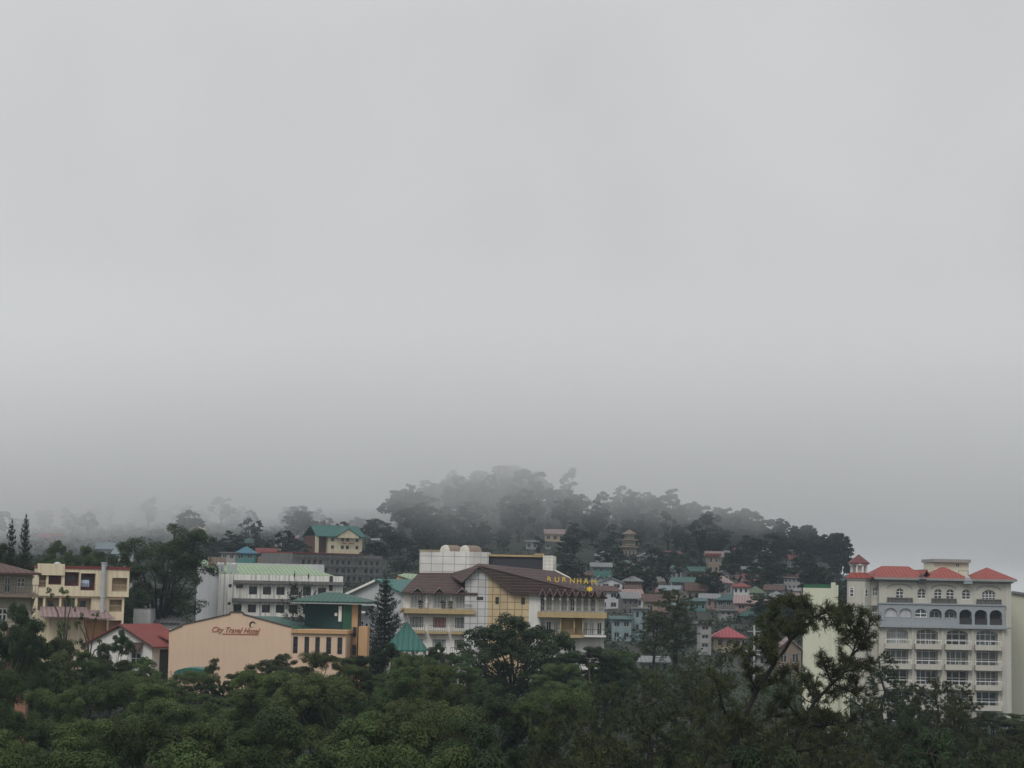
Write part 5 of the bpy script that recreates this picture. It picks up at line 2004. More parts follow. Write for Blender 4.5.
# ---- on the wooded hill
house('small white house high in the hillside woods', 526, 538, 541.5, 550, 'white', 'grey_roof', 'shed', 1.5, nx=2)
house('little white cabin right of the white hillside house', 545, 551, 544, 549, 'white', 'grey_roof', 'flat', 1, nx=1)
house('house with tan gabled roof half sunk in the hillside trees', 545, 565, 534, 542, 'cream_shade', 'mauve_roof', 'gable_x', 5, nx=3)
house('long low house with faded brown roof near the hill crest', 424, 459, 517, 522, 'tan', 'mauve_roof', 'gable_x', 4, nx=5)
house('narrow white block among the trees of the left hill shoulder', 413.5, 420, 510, 522, 'white', 'grey_roof', 'flat', 1, nx=1, nz=2)
house('tiny pale shack with white roof below the narrow white block', 372, 378, 540, 545, 'white', 'white', 'shed', 2, nx=1)
house('small house with light roof by the trees right of the green hotel', 380, 392, 531, 537, 'concrete', 'grey_roof', 'shed', 3, nx=2)
house('pale house showing at the misty hill crest', 503, 514, 484, 489, 'grey_light', 'grey_roof', 'gable_x', 4, nx=2)

# ---- left-hand town in the mist
def green_inn():
    xl, xr, d = 316, 364, 600
    b = Bld('inn_building', 'cream inn with big green roof and central gable above the stone terrace', 'inn', xl, xr, d, d + 6)
    r = b.root
    X = lambda px: b.x(px, 545)
    Z = lambda py: b.z(340, py)
    m = MB()
    hs = []
    for c in (332.5, 342.5, 347.5, 357):
        for y0, y1 in ((541.5, 538.0), (549, 545.5)):
            hs.append((X(c - 1.5), X(c + 1.5), Z(y0), Z(y1)))
    m.holed(X(327.5), X(362.3), -3, Z(536), hs, 0.2)
    m.open_box(X(327.5), X(362.3), 0, 12, -3, Z(536))
    m.prism([(X(336), Z(538)), (X(357), Z(538)), (X(357), Z(535.5)), (X(346.5), Z(528.6)), (X(336), Z(535.5))], -1.6, 5)
    m.build('wall', W['cream'], r)
    for h in hs:
        window(r, *h, 0.1, fm='dark_frame', nx=2, ft=0.1)
    m = MB()
    m.box(X(316.3), X(327.4), 1.5, 12, -3, Z(536))
    m.build('recess_wall', W['brick'], r)
    m = MB()
    m.box(X(316.3), X(318.2), -0.5, 1.4, -3, Z(536))
    m.build('pillar', W['cream'], r)
    m = MB()
    m.plate([(X(315), -1, Z(536.5)), (X(364.5), -1, Z(536.5)), (X(363.5), 6, Z(525.3)), (X(316), 6, Z(525.3))], 0.25)
    m.plate([(X(316), 6, Z(525.3)), (X(363.5), 6, Z(525.3)), (X(364.5), 13, Z(536.5)), (X(315), 13, Z(536.5))], 0.25)
    m.plate([(X(334.8), -1.9, Z(536)), (X(346.5), -1.9, Z(528.2)), (X(346.5), 5.5, Z(528.2)), (X(334.8), 1, Z(536))], 0.2)
    m.plate([(X(346.5), -1.9, Z(528.2)), (X(358.2), -1.9, Z(536)), (X(358.2), 1, Z(536)), (X(346.5), 5.5, Z(528.2))], 0.2)
    m.build('roof', W['teal_roof'], r)
    # raised red lettering band stays unreadable at this distance: two thin red sign bars
    m = MB()
    m.box(X(341), X(345.5), -0.9, -0.82, Z(543.8), Z(542.9))
    m.box(X(347.5), X(353), -0.9, -0.82, Z(543.8), Z(542.9))
    m.build('sign_bar', W['sign_red'], r)


green_inn()


def stone_terrace():
    b = Bld('terrace_building', 'long weathered stone block with rows of small windows and red parapet', 'building', 291, 381, 480, 500)
    r = b.root
    X = lambda px: b.x(px, 570)
    Z = lambda py: b.z(335, py)
    m = MB()
    hs = []
    for j, py in enumerate((562, 570, 578, 586)):
        for i in range(15):
            px = 296 + i * 5.7
            if (i * 7 + j * 3) % 5 == 0:
                continue
            hs.append((X(px), X(px + 2.6), Z(py + 2.6), Z(py - 1.6)))
    m.holed(0, b.w, -2, Z(554.5), hs, 0.25)
    m.open_box(0, b.w, 0, 12, -2, Z(554.5))
    m.build('wall', W['concrete'], r)
    for h in hs:
        window(r, *h, 0.12, fm='dark_frame', nx=1, ft=0.08)
    m = MB()
    m.box(0, X(362), -0.3, 12.3, Z(554.4), Z(553.2))
    m.build('parapet', W['red_paint'], r)
    m = MB()
    for k in range(16):
        px = 293 + k * 5.7
        m.box(X(px), X(px) + 0.25, -0.25, 0, -2, Z(555))
    for py in (557, 565.5, 573.5, 581.5):
        m.box(0, b.w, -0.5, -0.26, Z(py + 0.8), Z(py))
    m.build('pier', W['concrete'], r)


stone_terrace()
house('little hut with bright blue pyramid roof at the edge of the mist', 236, 254, 553, 561, 'teal_wall', 'blue_roof', 'pyramid', 7, d=505, nx=2)
house('low building with long red roof right of the blue-roofed hut', 256, 275, 553, 559, 'tan', 'red_paint', 'gable_x', 5, d=560, nx=4)
house('small chapel-like white house with steep gable in the mist', 275, 286, 537, 549, 'white', 'grey_roof', 'gable_y', 7, d=640, nx=2)
house('brownish house attached right of the white gabled house', 287, 297, 538, 549, 'tan', 'mauve_roof', 'shed', 3, d=645, nx=2)
house('white modern building with tall blue-grey windows in the mist', 188, 208, 536, 553, 'white', 'white', 'flat', 2.2, d=620, nx=3, nz=2, wl='glass_blue')
house('narrow upper floor of pale house set above the white modern building', 191, 203, 529, 534, 'white', 'cream', 'gable_y', 3, d=640, nx=2)
house('grey-blue gabled house behind the cream apartment block', 97, 116, 549, 560, 'grey_light', 'bluegrey_roof', 'gable_x', 7, d=470, nx=2)
house('grey-blue shed roof house right of the gabled grey-blue house', 112, 130, 554, 562, 'grey_light', 'bluegrey_roof', 'shed', 5, d=460, nx=2)
house('pinkish-roofed house deep in the mist above the left treetops', 38, 50, 537, 543, 'pink', 'rose_roof', 'gable_x', 4, d=690, nx=2)
house('faint red-roofed house right of the pinkish misty house', 51, 62, 536, 543, 'tan', 'red_roof', 'hip', 4, d=700, nx=2)
house('faint house with wide green roof in the mist behind the blue-roofed hut', 241, 264, 543, 549, 'concrete', 'green_dark', 'gable_x', 5, d=690, nx=3)
house('ghostly pale house in the fog above the white modern building', 170, 190, 517, 521, 'white', 'grey_roof', 'gable_x', 3, d=850, nx=3)
house('ghostly grey house in the fog over the big tree', 150, 168, 512, 517, 'grey_light', 'grey_roof', 'shed', 3, d=900, nx=3)
house('grey concrete house behind the tanks of the white block', 221, 235, 553, 561, 'grey_plaster', 'grey_roof', 'flat', 1, d=470, nx=2)

# small blue tank on a post stand
d = hit(763.5, 571)
p = P(763.5, 571, d)
tk = thing('water_tank', 'small blue water tank on a stand at the wood edge', 'water tank', (p.x, p.y, p.z - 0.5))
s = d / FPX
MB().lathe([(2 * s, 2.4), (2.1 * s, 2.5), (2.1 * s, 2.4 + 4.5 * s), (1.2 * s, 2.4 + 5.4 * s), (0.4 * s, 2.4 + 5.6 * s)], 0, 0, 14).build('drum', W['blue_roof'], tk)
m = MB()
for a in range(4):
    x_, y_ = 1.5 * s * math.cos(a * math.pi / 2 + .78), 1.5 * s * math.sin(a * math.pi / 2 + .78)
    m.box(x_ - .06, x_ + .06, y_ - .06, y_ + .06, -1, 2.38)
m.build('stand', W['grey_metal'], tk)
# white satellite dish
d = hit(623, 579) - 3
p = P(623.5, 578.0, d)
dsh = thing('satellite_dish', 'white satellite dish beside the flat white roof edge', 'satellite dish', (p.x, p.y - 1, p.z))
vs, fs = [], []
for j in range(4):
    for k in range(12):
        t_ = 2 * math.pi * k / 12
        rr = 0.75 * (j / 3) + 0.02
        vs.append((rr * math.cos(t_), -0.28 * (rr / 0.75) ** 2, rr * math.sin(t_) + 0.1))
for j in range(3):
    for k in range(12):
        fs.append((j * 12 + k, j * 12 + (k + 1) % 12, (j + 1) * 12 + (k + 1) % 12, (j + 1) * 12 + k))
m = MB()
m.add(vs, fs)
m.add([(x, y + 0.05, z) for x, y, z in vs], [tuple(reversed(f)) for f in fs])
m.build('reflector', W['white'], dsh)
MB().tube((0, 0.06, 0.1), (0, 0.3, -2.5), 0.06).build('mast', W['grey_metal'], dsh)

# utility pole and cable
p = P(754.3, 640, 262)
zg = ground(p.x, p.y)
zt = P(754.3, 625, 262).z
up = thing('utility_pole', 'grey utility pole with crossarm rising from the trees left of the yellow tower', 'utility pole', (p.x, p.y, zg))
MB().tube((0, 0, -0.5), (0, 0, zt - zg), 0.17, 0.12).build('pole', W['grey_light'], up)
MB().box(-0.9, 0.9, -0.06, 0.06, zt - zg - 0.9, zt - zg - 0.75).build('crossarm', W['grey_metal'], up)
MB().box(0.3, 0.75, -0.25, 0.2, zt - zg - 2.0, zt - zg - 1.2).build('transformer', W['grey_metal'], up)
c = bpy.data.curves.new('overhead_cable', 'CURVE')
c.dimensions = '3D'
c.bevel_depth = 0.035
sp_ = c.splines.new('POLY')
a_ = Vector((p.x + 0.8, p.y, P(757, 651.5, 262).z))
z_ = P(803, 651.5, 236)
sp_.points.add(10)
for k in range(11):
    t_ = k / 10
    q_ = a_.lerp(z_, t_)
    sp_.points[k].co = (q_.x, q_.y, q_.z - 0.5 * math.sin(math.pi * t_), 1)
c.materials.append(W['grey_metal'])
o = to_mesh('overhead_cable', c, None)
tag(o, 'thin overhead cable running from the utility pole to the yellow tower', 'cable')

# ================================================================== trees
W['leaf_broad'] = M_leaf('broad_leaves', (0.026, 0.045, 0.015), (0.086, 0.128, 0.040))
W['leaf_dark'] = M_leaf('dark_leaves', (0.014, 0.026, 0.011), (0.048, 0.072, 0.030), 0.2)
W['leaf_mid'] = M_leaf('mid_green_leaves', (0.018, 0.033, 0.014), (0.058, 0.088, 0.038), 0.2)
W['needle'] = M_leaf('pine_needles', (0.026, 0.036, 0.015), (0.078, 0.092, 0.038), 0.15, 0.03, 0.2)
W['needle_blue'] = M_leaf('conifer_needles', (0.014, 0.024, 0.016), (0.040, 0.058, 0.036), 0.12, 0.02, 0.2)
W['leaf_hill'] = M_leaf('hill_leaves', (0.012, 0.020, 0.012), (0.045, 0.062, 0.036), 0.2, 0.03, 0.4)


def leaf_mesh(name, pos, nrm, length, width, tint, mat, rng):
    """many small pointed leaf faces: centre, normal, size and tint for each"""
    n = len(pos)
    nrm = nrm / np.maximum(1e-6, np.linalg.norm(nrm, axis=1, keepdims=True))
    r = rng.normal(size=(n, 3))
    t = np.cross(nrm, r)
    t /= np.maximum(1e-6, np.linalg.norm(t, axis=1, keepdims=True))
    b = np.cross(nrm, t)
    l = (length * rng.uniform(0.6, 1.3, n))[:, None]
    w = (width * rng.uniform(0.6, 1.3, n))[:, None]
    bend = nrm * l * rng.uniform(-0.25, 0.25, n)[:, None]
    v = np.stack([pos - t * l + bend, pos + b * w, pos + t * l + bend, pos - b * w], axis=1).reshape(-1, 3)
    return quad_mesh(name, v, tint, mat)


def quad_mesh(name, v, tint, mat):
    n = len(v) // 4
    me = bpy.data.meshes.new(name)
    me.vertices.add(4 * n)
    me.vertices.foreach_set('co', v.astype(np.float32).ravel())
    me.loops.add(4 * n)
    me.loops.foreach_set('vertex_index', np.arange(4 * n, dtype=np.int32))
    me.polygons.add(n)
    me.polygons.foreach_set('loop_start', np.arange(0, 4 * n, 4, dtype=np.int32))
    me.update(calc_edges=True)
    a = me.attributes.new('tint', 'FLOAT', 'FACE')
    a.data.foreach_set('value', np.clip(tint, 0, 1).astype(np.float32))
    me.materials.append(mat)
    return me


def dirs(rng, n, up=0.0):
    d = rng.normal(size=(n, 3))
    d /= np.linalg.norm(d, axis=1, keepdims=True)
    d[:, 2] = d[:, 2] + up
    return d / np.linalg.norm(d, axis=1, keepdims=True)


def mesh_of(mb, name, mat):
    me = bpy.data.meshes.new(name)
    me.from_pydata(mb.v, [], mb.f)
    me.materials.append(mat)
    return me


def limb(mb, p0, p1, r0, r1, rng, seg=4, wob=0.06):
    """a slightly crooked tapering limb"""
    p0, p1 = np.array(p0, float), np.array(p1, float)
    L_ = np.linalg.norm(p1 - p0)
    q = [p0]
    for k in range(1, seg):
        q.append(p0 + (p1 - p0) * k / seg + rng.normal(size=3) * L_ * wob)
    q.append(p1)
    for k in range(seg):
        a, b = r0 + (r1 - r0) * k / seg, r0 + (r1 - r0) * (k + 1) / seg
        mb.tube(q[k], q[k + 1], a, b, 6)
    return q


def broad_tree(seed, H=12.0, R=4.5, base=0.32, lobes=11, clumps=11, leaves=95, ls=0.16, flat=0.62, leaf='leaf_broad', bark='bark', gap=0.0, lean=0.0, top=0.0):
    """broadleaf: trunk, boughs, and leaf clumps on each bough; returns (trunk mesh, crown mesh, H)"""
    rng = np.random.default_rng(seed)
    tb = MB()
    zc = H * (base + 1) / 2
    hz = H * (1 - base) / 2
    fork = np.array([lean * H * 0.2, 0, H * base])
    limb(tb, (0, 0, -0.6), fork, H * 0.026 + 0.06, H * 0.018 + 0.04, rng, 4, 0.025)
    P_, N_, T_ = [], [], []
    k = 0
    cent = []
    tries = 0
    while len(cent) < lobes and tries < 4000:
        tries += 1
        d = dirs(rng, 1)[0]
        rr = rng.uniform(0.35, 0.88) ** 0.6
        c = np.array([d[0] * R * rr, d[1] * R * rr, zc + d[2] * hz * rr * 0.9])
        if c[2] < H * (base + 0.06):
            continue
        # widest around the upper middle
        if top > 0 and c[2] < H * (base + (1 - base) * top) and rng.uniform() < 0.75:
            continue
        if all(np.linalg.norm((c - o) / np.array([1, 1, 0.75])) > R * 0.42 for o in cent) or tries > 2500:
            cent.append(c)
    for c in cent:
        lr = R * rng.uniform(0.27, 0.42)
        mid = fork + (c - fork) * 0.35 + np.array([0, 0, (c[2] - fork[2]) * 0.18])
        limb(tb, fork, mid, H * 0.011 + 0.02, H * 0.008 + 0.02, rng, 2, 0.05)
        limb(tb, mid, c, H * 0.008 + 0.02, 0.03, rng, 3, 0.05)
        for j in range(clumps):
            d = dirs(rng, 1, 0.35)[0]
            cc = c + d * np.array([lr, lr, lr * flat]) * rng.uniform(0.55, 1.05)
            if rng.uniform() < gap:
                continue
            cr = lr * rng.uniform(0.28, 0.5)
            if j % 2 == 0:
                tb.tube(c, cc, 0.03, 0.012, 4)
            m = int(leaves * rng.uniform(0.6, 1.3))
            e = dirs(rng, m, 0.25)
            rad = rng.uniform(0.35, 1.0, m)[:, None] ** 0.6
            pos = cc + e * np.array([cr, cr, cr * 0.6]) * rad
            P_.append(pos)
            nn = e * 0.7 + np.array([0, 0, 0.7]) + rng.normal(size=(m, 3)) * 0.3
            N_.append(nn)
            T_.append(np.clip(rng.normal(rng.uniform(0.15, 0.8), 0.1, m), 0, 1))
    pos = np.concatenate(P_)
    me = leaf_mesh('crown', pos, np.concatenate(N_), ls, ls * 0.6, np.concatenate(T_), W[leaf], rng)
    zmax = float(np.percentile(pos[:, 2], 99.7))
    return mesh_of(tb, 'trunk', W[bark]), me, zmax, float(np.percentile(np.abs(pos[:, 0]), 97))


def needle_tufts(P_, T_, c, axis, n, ln, rng, up=0.5, w=0.012):
    """a brush of needles around a twig end -> thin quads"""
    d = dirs(rng, n)
    d = d + np.array(axis) * 0.75 + np.array([0, 0, up])
    d /= np.linalg.norm(d, axis=1, keepdims=True)
    s = np.cross(d, rng.normal(size=(n, 3)))
    s /= np.linalg.norm(s, axis=1, keepdims=True)
    st = c + np.array(axis) * rng.uniform(-0.25, 0.08, n)[:, None] * 1.0
    l = ln * rng.uniform(0.6, 1.15, n)[:, None]
    droop = np.array([0, 0, -0.18]) * l
    a = st - s * w
    b = st + s * w
    e = st + d * l + droop
    v = np.stack([a, b, e + s * w * 0.5, e - s * w * 0.5], axis=1).reshape(-1, 3)
    P_.append(v)
    T_.append(np.clip(rng.normal(rng.uniform(0.2, 0.8), 0.18, n), 0, 1))


def pine_branch(tb, P_, T_, p0, p1, r0, rng, tn, ln, w, dens=1.0, twl=1.0):
    """a limb that ends in sprays of needle tufts"""
    q = limb(tb, p0, p1, r0, 0.03, rng, 4, 0.05)
    p0, p1 = np.array(p0, float), np.array(p1, float)
    L_ = np.linalg.norm(p1 - p0)
    ax = (p1 - p0) / max(1e-6, L_)
    nt_ = max(4, int(L_ * 4.2 * dens))
    for k in range(nt_):
        f = rng.uniform(0.2, 1.0)
        i = min(3, int(f * 4))
        b = q[i] + (q[i + 1] - q[i]) * (f * 4 - i)
        d = ax * 0.5 + dirs(rng, 1)[0] * 0.9 + np.array([0, 0, 0.35])
        d /= np.linalg.norm(d)
        tl = twl * rng.uniform(0.4, 1.0) * (1.25 - 0.5 * f)
        e = b + d * tl
        tb.tube(b, e, 0.02, 0.01, 4)
        for g in range(3):
            dd = d + dirs(rng, 1)[0] * 0.7
            dd /= np.linalg.norm(dd)
            cc = b + d * tl * (0.55 + 0.22 * g) + dd * 0.12 * twl
            needle_tufts(P_, T_, cc, dd, tn, ln, rng, 0.35, w)
    needle_tufts(P_, T_, p1, ax, int(tn * 1.5), ln, rng, 0.35, w)


def pine_tree(seed, H=15.0, R=3.6, base=0.35, n=26, tn=15, ln=0.34, w=0.028, dens=1.15):
    """mountain pine: open irregular crown of tufted limbs"""
    rng = np.random.default_rng(seed)
    tb = MB()
    top = np.array([rng.normal() * 0.4, rng.normal() * 0.4, H - 0.6])
    q = limb(tb, (0, 0, -0.6), top, H * 0.018 + 0.05, 0.05, rng, 6, 0.012)
    P_, T_ = [], []
    for k in range(n):
        f = base + (1 - base) * (k + 0.5) / n
        i = min(5, int(f * 6))
        b = q[i] + (q[i + 1] - q[i]) * (f * 6 - i)
        a = k * 2.4 + rng.uniform(-0.5, 0.5)
        prof = math.sin(math.pi * min(1, (0.16 + 0.84 * (f - base) / (1 - base)) ** 0.8)) ** 0.7
        rl = R * (0.3 + 0.75 * prof) * rng.uniform(0.6, 1.15)
        e = b + np.array([math.cos(a) * rl, math.sin(a) * rl, rl * rng.uniform(0.1, 0.55)])
        pine_branch(tb, P_, T_, b, e, 0.05 + 0.03 * (1 - f), rng, tn, ln, w, dens)
    needle_tufts(P_, T_, top, (0, 0, 1), tn * 3, ln, rng, 0.5, w)
    v = np.concatenate(P_)
    return mesh_of(tb, 'trunk', W['bark_dark']), quad_mesh('crown', v, np.concatenate(T_), W['needle']), float(np.percentile(v[:, 2], 99.8)), float(np.percentile(np.abs(v[:, 0]), 98))


def araucaria(seed, H=14.0, R=3.2, whorls=22, per=7, base=0.08, power=0.75, ls=0.11, droop=-0.05, rise=0.25, leafn=130, mat='needle_blue'):
    """tiered conifer: whorls of near-level sprays shortening to a spire"""
    rng = np.random.default_rng(seed)
    tb = MB()
    limb(tb, (0, 0, -0.6), (0, 0, H * 0.985), H * 0.014 + 0.04, 0.02, rng, 6, 0.003)
    P_, N_, T_ = [], [], []
    for k in range(whorls):
        f = k / (whorls - 1)
        z = H * (base + (1 - base) * f * 0.97)
        rl0 = R * (1 - f) ** power + 0.12
        ph = rng.uniform(0, 6.28)
        for j in range(per):
            a = ph + 6.283 * j / per + rng.uniform(-0.25, 0.25)
            rl = rl0 * rng.uniform(0.55, 1.2)
            e = np.array([math.cos(a), math.sin(a), 0])
            side = np.array([-math.sin(a), math.cos(a), 0])
            tip = np.array([0, 0, z]) + e * rl + np.array([0, 0, rl * rise])
            tb.tube((0, 0, z), tip, 0.035, 0.012, 4)
            m = max(6, int(leafn * (rl / R) ** 1.1))
            u = rng.uniform(0.12, 1.0, m)
            sw = (0.10 + 0.26 * np.sin(math.pi * np.clip(u, 0, 1) ** 0.8)) * rl * 0.75
            pos = np.array([0, 0, z]) + e * (u * rl)[:, None] + np.array([0, 0, 1]) * (u ** 1.5 * rl * rise + droop * rl * np.sin(math.pi * u))[:, None]
            pos += side * (rng.uniform(-1, 1, m) * sw)[:, None] + np.array([0, 0, 1]) * rng.normal(0, 0.13, m)[:, None]
            P_.append(pos)
            N_.append(np.array([0, 0, 1.0]) + rng.normal(size=(m, 3)) * 0.55)
            T_.append(np.clip(rng.normal(rng.uniform(0.25, 0.7), 0.2, m), 0, 1))
    pos = np.concatenate(P_)
    return mesh_of(tb, 'trunk', W['bark_dark']), leaf_mesh('crown', pos, np.concatenate(N_), ls, ls * 0.45, np.concatenate(T_), W[mat], rng), H, R


def place(proto, px, pt, d, label, rad=None, name='tree', group=None, rz=None, zbase=None, cat='tree'):
    """stand a copy of a tree so that its top is at picture point (px, pt) at depth d; rad = crown half-width in pixels"""
    tm, cm, H, R = proto
    p = P(px, pt, d)
    zg = ground(p.x, p.y) if zbase is None else zbase
    h = max(1.5, p.z - zg)
    k = h / H
    kx = k if rad is None else rad * d / FPX / R
    kx = min(max(kx, k * 0.5), k * 1.9)
    r = thing(name, label, cat, (p.x, p.y, zg), rnd.uniform(0, 6.28) if rz is None else rz, group)
    r.scale = (kx, kx, k)
    link('trunk', tm, r)
    link('crown', cm, r)
    return r


# prototypes
BR = [broad_tree(11, 12, 4.6, 0.2, 14, 14, 400, 0.078), broad_tree(12, 11, 5.0, 0.22, 15, 14, 380, 0.078, flat=0.5), broad_tree(13, 13, 4.4, 0.16, 15, 13, 400, 0.078),
      broad_tree(14, 12, 5.4, 0.28, 14, 15, 380, 0.078, flat=0.42, top=0.4), broad_tree(15, 12, 4.8, 0.2, 14, 14, 380, 0.082, leaf='leaf_dark')]
PN = [pine_tree(21), pine_tree(22, 16, 3.2, 0.3, 28), pine_tree(23, 14, 4.0, 0.3, 26)]
BIG = broad_tree(31, 19, 6.8, 0.18, 21, 13, 190, 0.13, leaf='leaf_mid', bark='bark_dark', gap=0.30, flat=0.45, top=0.15)
FEAT = broad_tree(32, 12, 6.4, 0.2, 17, 14, 150, 0.16, leaf='leaf_dark', bark='bark_dark', gap=0.08, flat=0.55)
AR = araucaria(41, 14, 3.2, 24, 8, 0.03, 0.72, 0.12, -0.10, 0.40, 230)
CY = [araucaria(42, 18, 2.6, 30, 6, 0.04, 0.62, 0.13, 0.05, 0.6, 150), araucaria(43, 17, 2.2, 28, 6, 0.04, 0.62, 0.13, 0.05, 0.65, 140)]
YA = araucaria(44, 9, 2.4, 7, 6, 0.35, 0.45, 0.12, -0.08, 0.5, 110)
SP = broad_tree(33, 9, 3.4, 0.35, 12, 5, 45, 0.14, gap=0.35, flat=0.7)
FB = [broad_tree(51, 12, 4.8, 0.08, 13, 11, 60, 0.32, flat=0.8, leaf='leaf_hill', bark='bark_dark', gap=0.06), broad_tree(52, 12, 4.4, 0.1, 12, 11, 60, 0.32, flat=0.85, leaf='leaf_hill', bark='bark_dark', gap=0.1),
      broad_tree(53, 12, 5.0, 0.18, 12, 11, 56, 0.32, leaf='leaf_hill', bark='bark_dark', flat=0.7, top=0.2, gap=0.1), broad_tree(54, 15, 2.9, 0.1, 16, 9, 56, 0.32, leaf='leaf_hill', bark='bark_dark', gap=0.16, flat=0.7)]
SAP = broad_tree(34, 8, 2.2, 0.4, 7, 4, 30, 0.12, gap=0.45)

BU = broad_tree(36, 9, 4.6, 0.04, 13, 12, 120, 0.17, leaf='leaf_broad')
# ---- single trees named one by one
place(CY[0], 26.5, 511.5, 236, 'taller of the two dark spire conifers above the left villa roof', 17, 'spire_conifer', zbase=-14)
place(CY[1], 12.5, 517, 240, 'shorter of the two dark spire conifers above the left villa roof', 15, 'spire_conifer', zbase=-14)
place(BIG, 163, 526, 288, 'large open-crowned tree towering between the cream and white blocks', 46, 'large_tree', rz=0.6)
place(broad_tree(35, 12, 3.4, 0.1, 12, 12, 110, 0.16, leaf='leaf_dark', bark='bark_dark'), 134, 582, 292, 'dark dense tree filling the gap left of the large open-crowned tree', 17, 'tree')
place(AR, 386, 574, 262, 'tall dark araucaria in front of the grey gabled building', 33, 'araucaria_tree')
place(YA, 294.5, 573.5, 262, 'young tiered conifer in front of the white block, left one of two', 6.5, 'young_conifer', rz=0.3)
place(YA, 308.5, 575, 264, 'young tiered conifer in front of the white block, right one of two', 7, 'young_conifer', rz=1.4)
place(FEAT, 515, 616, 232, 'dark spreading tree standing before the ochre tiled gable', 52, 'tree', rz=1.0)
place(BU, 16, 632, 184, 'bush-like tree under the villa window at the left', 24)
place(BU, 44, 652, 196, 'bush-like tree at the villa\'s lower corner', 24)
place(BU, 104, 655, 232, 'bush-like tree below the orange wall of the cream block', 20)
place(BU, 140, 658, 236, 'bush-like tree before the red-roofed house gable', 20)
place(BU, 572, 652, 240, 'rounded bush-like tree under the hotel\'s ochre balcony panel', 26)
place(BU, 606, 655, 244, 'rounded bush-like tree at the hotel\'s right corner', 26)
place(BU, 425, 655, 244, 'bush-like tree at the foot of the teal pavilion', 22)
place(BR[4], 590, 648, 238, 'dark low tree at the foot of the hotel\'s right balconies', 40, 'tree')
place(BR[4], 443, 643, 240, 'small dark tree against the hotel\'s left wing', 15, 'tree')
place(SAP, 66, 588, 236, 'spindly sapling with twisting bare branches before the cream block', 14, 'sapling', rz=0.4)
place(SAP, 92, 612, 236, 'thin leafy sapling by the orange ground floor of the cream block', 11, 'sapling', rz=2.0)
place(BR[2], 66, 541.5, 320, 'round green tree rising behind the cream block roof, leftmost and largest', 17, 'tree')
place(BR[0], 89, 547, 322, 'smaller round tree behind the middle of the cream block roof', 11, 'tree')
place(BR[1], 106, 552, 324, 'low tree behind the flue pipe of the cream block', 9, 'tree')
place(BR[0], 49, 548, 326, 'low tree behind the left end of the cream block roof', 10, 'tree')
place(BR[4], 120, 555, 326, 'low dark tree behind the right end of the cream block roof', 9, 'tree')
place(BR[4], -2, 536, 250, 'leafy tree cut by the left frame edge behind the villa roof', 12, 'tree')
place(PN[1], 672, 590, 300, 'dark tall pine in front of the turquoise house', 30, 'pine_tree')
place(PN[0], 655, 612, 296, 'dark pine to the left of the tall pine by the turquoise house', 22, 'pine_tree')
place(BR[4], 118, 631, 226, 'dark round tree between the cream block and the red-roofed house', 16, 'tree')

# ---- the two large foreground pines with bare leaning limbs
def feature_pine(seed, d, root_px, limbs, label, tn=30, ln=0.34, zscale=1.0):
    rng = np.random.default_rng(seed)
    p = P(root_px, 760, d)
    zg = ground(p.x, p.y)
    o3 = np.array([p.x, p.y, zg])
    tb = MB()
    P_, T_ = [], []

    def w3(px, py, off=0.0):
        q = P(px, py, d + off)
        return np.array([q.x, q.y, q.z]) - o3
    for pts, r0, r1, tuft in limbs:
        q = [w3(*pt) for pt in pts]
        n = len(q)
        for k in range(n - 1):
            a, b = r0 + (r1 - r0) * k / (n - 1), r0 + (r1 - r0) * (k + 1) / (n - 1)
            limb(tb, q[k], q[k + 1], a, b, rng, 2, 0.02)
        for k in range(n - 1):
            L_ = np.linalg.norm(q[k + 1] - q[k])
            m = int(L_ * tuft * 1.35)
            for _ in range(m):
                f = rng.uniform(0, 1)
                b0 = q[k] + (q[k + 1] - q[k]) * f
                dd = dirs(rng, 1, 0.25)[0]
                dd = dd * 0.8 + (q[k + 1] - q[k]) / L_ * 0.6
                dd /= np.linalg.norm(dd)
                pine_branch(tb, P_, T_, b0, b0 + dd * rng.uniform(0.3, 0.9), 0.022, rng, tn, ln, 0.013, 2.0, 0.48)
    v = np.concatenate(P_)
    r = thing('pine_tree', label, 'tree', tuple(o3))
    link('trunk', mesh_of(tb, 'trunk', W['bark_dark']), r)
    link('crown', quad_mesh('crown', v, np.concatenate(T_), W['needle']), r)
    return r


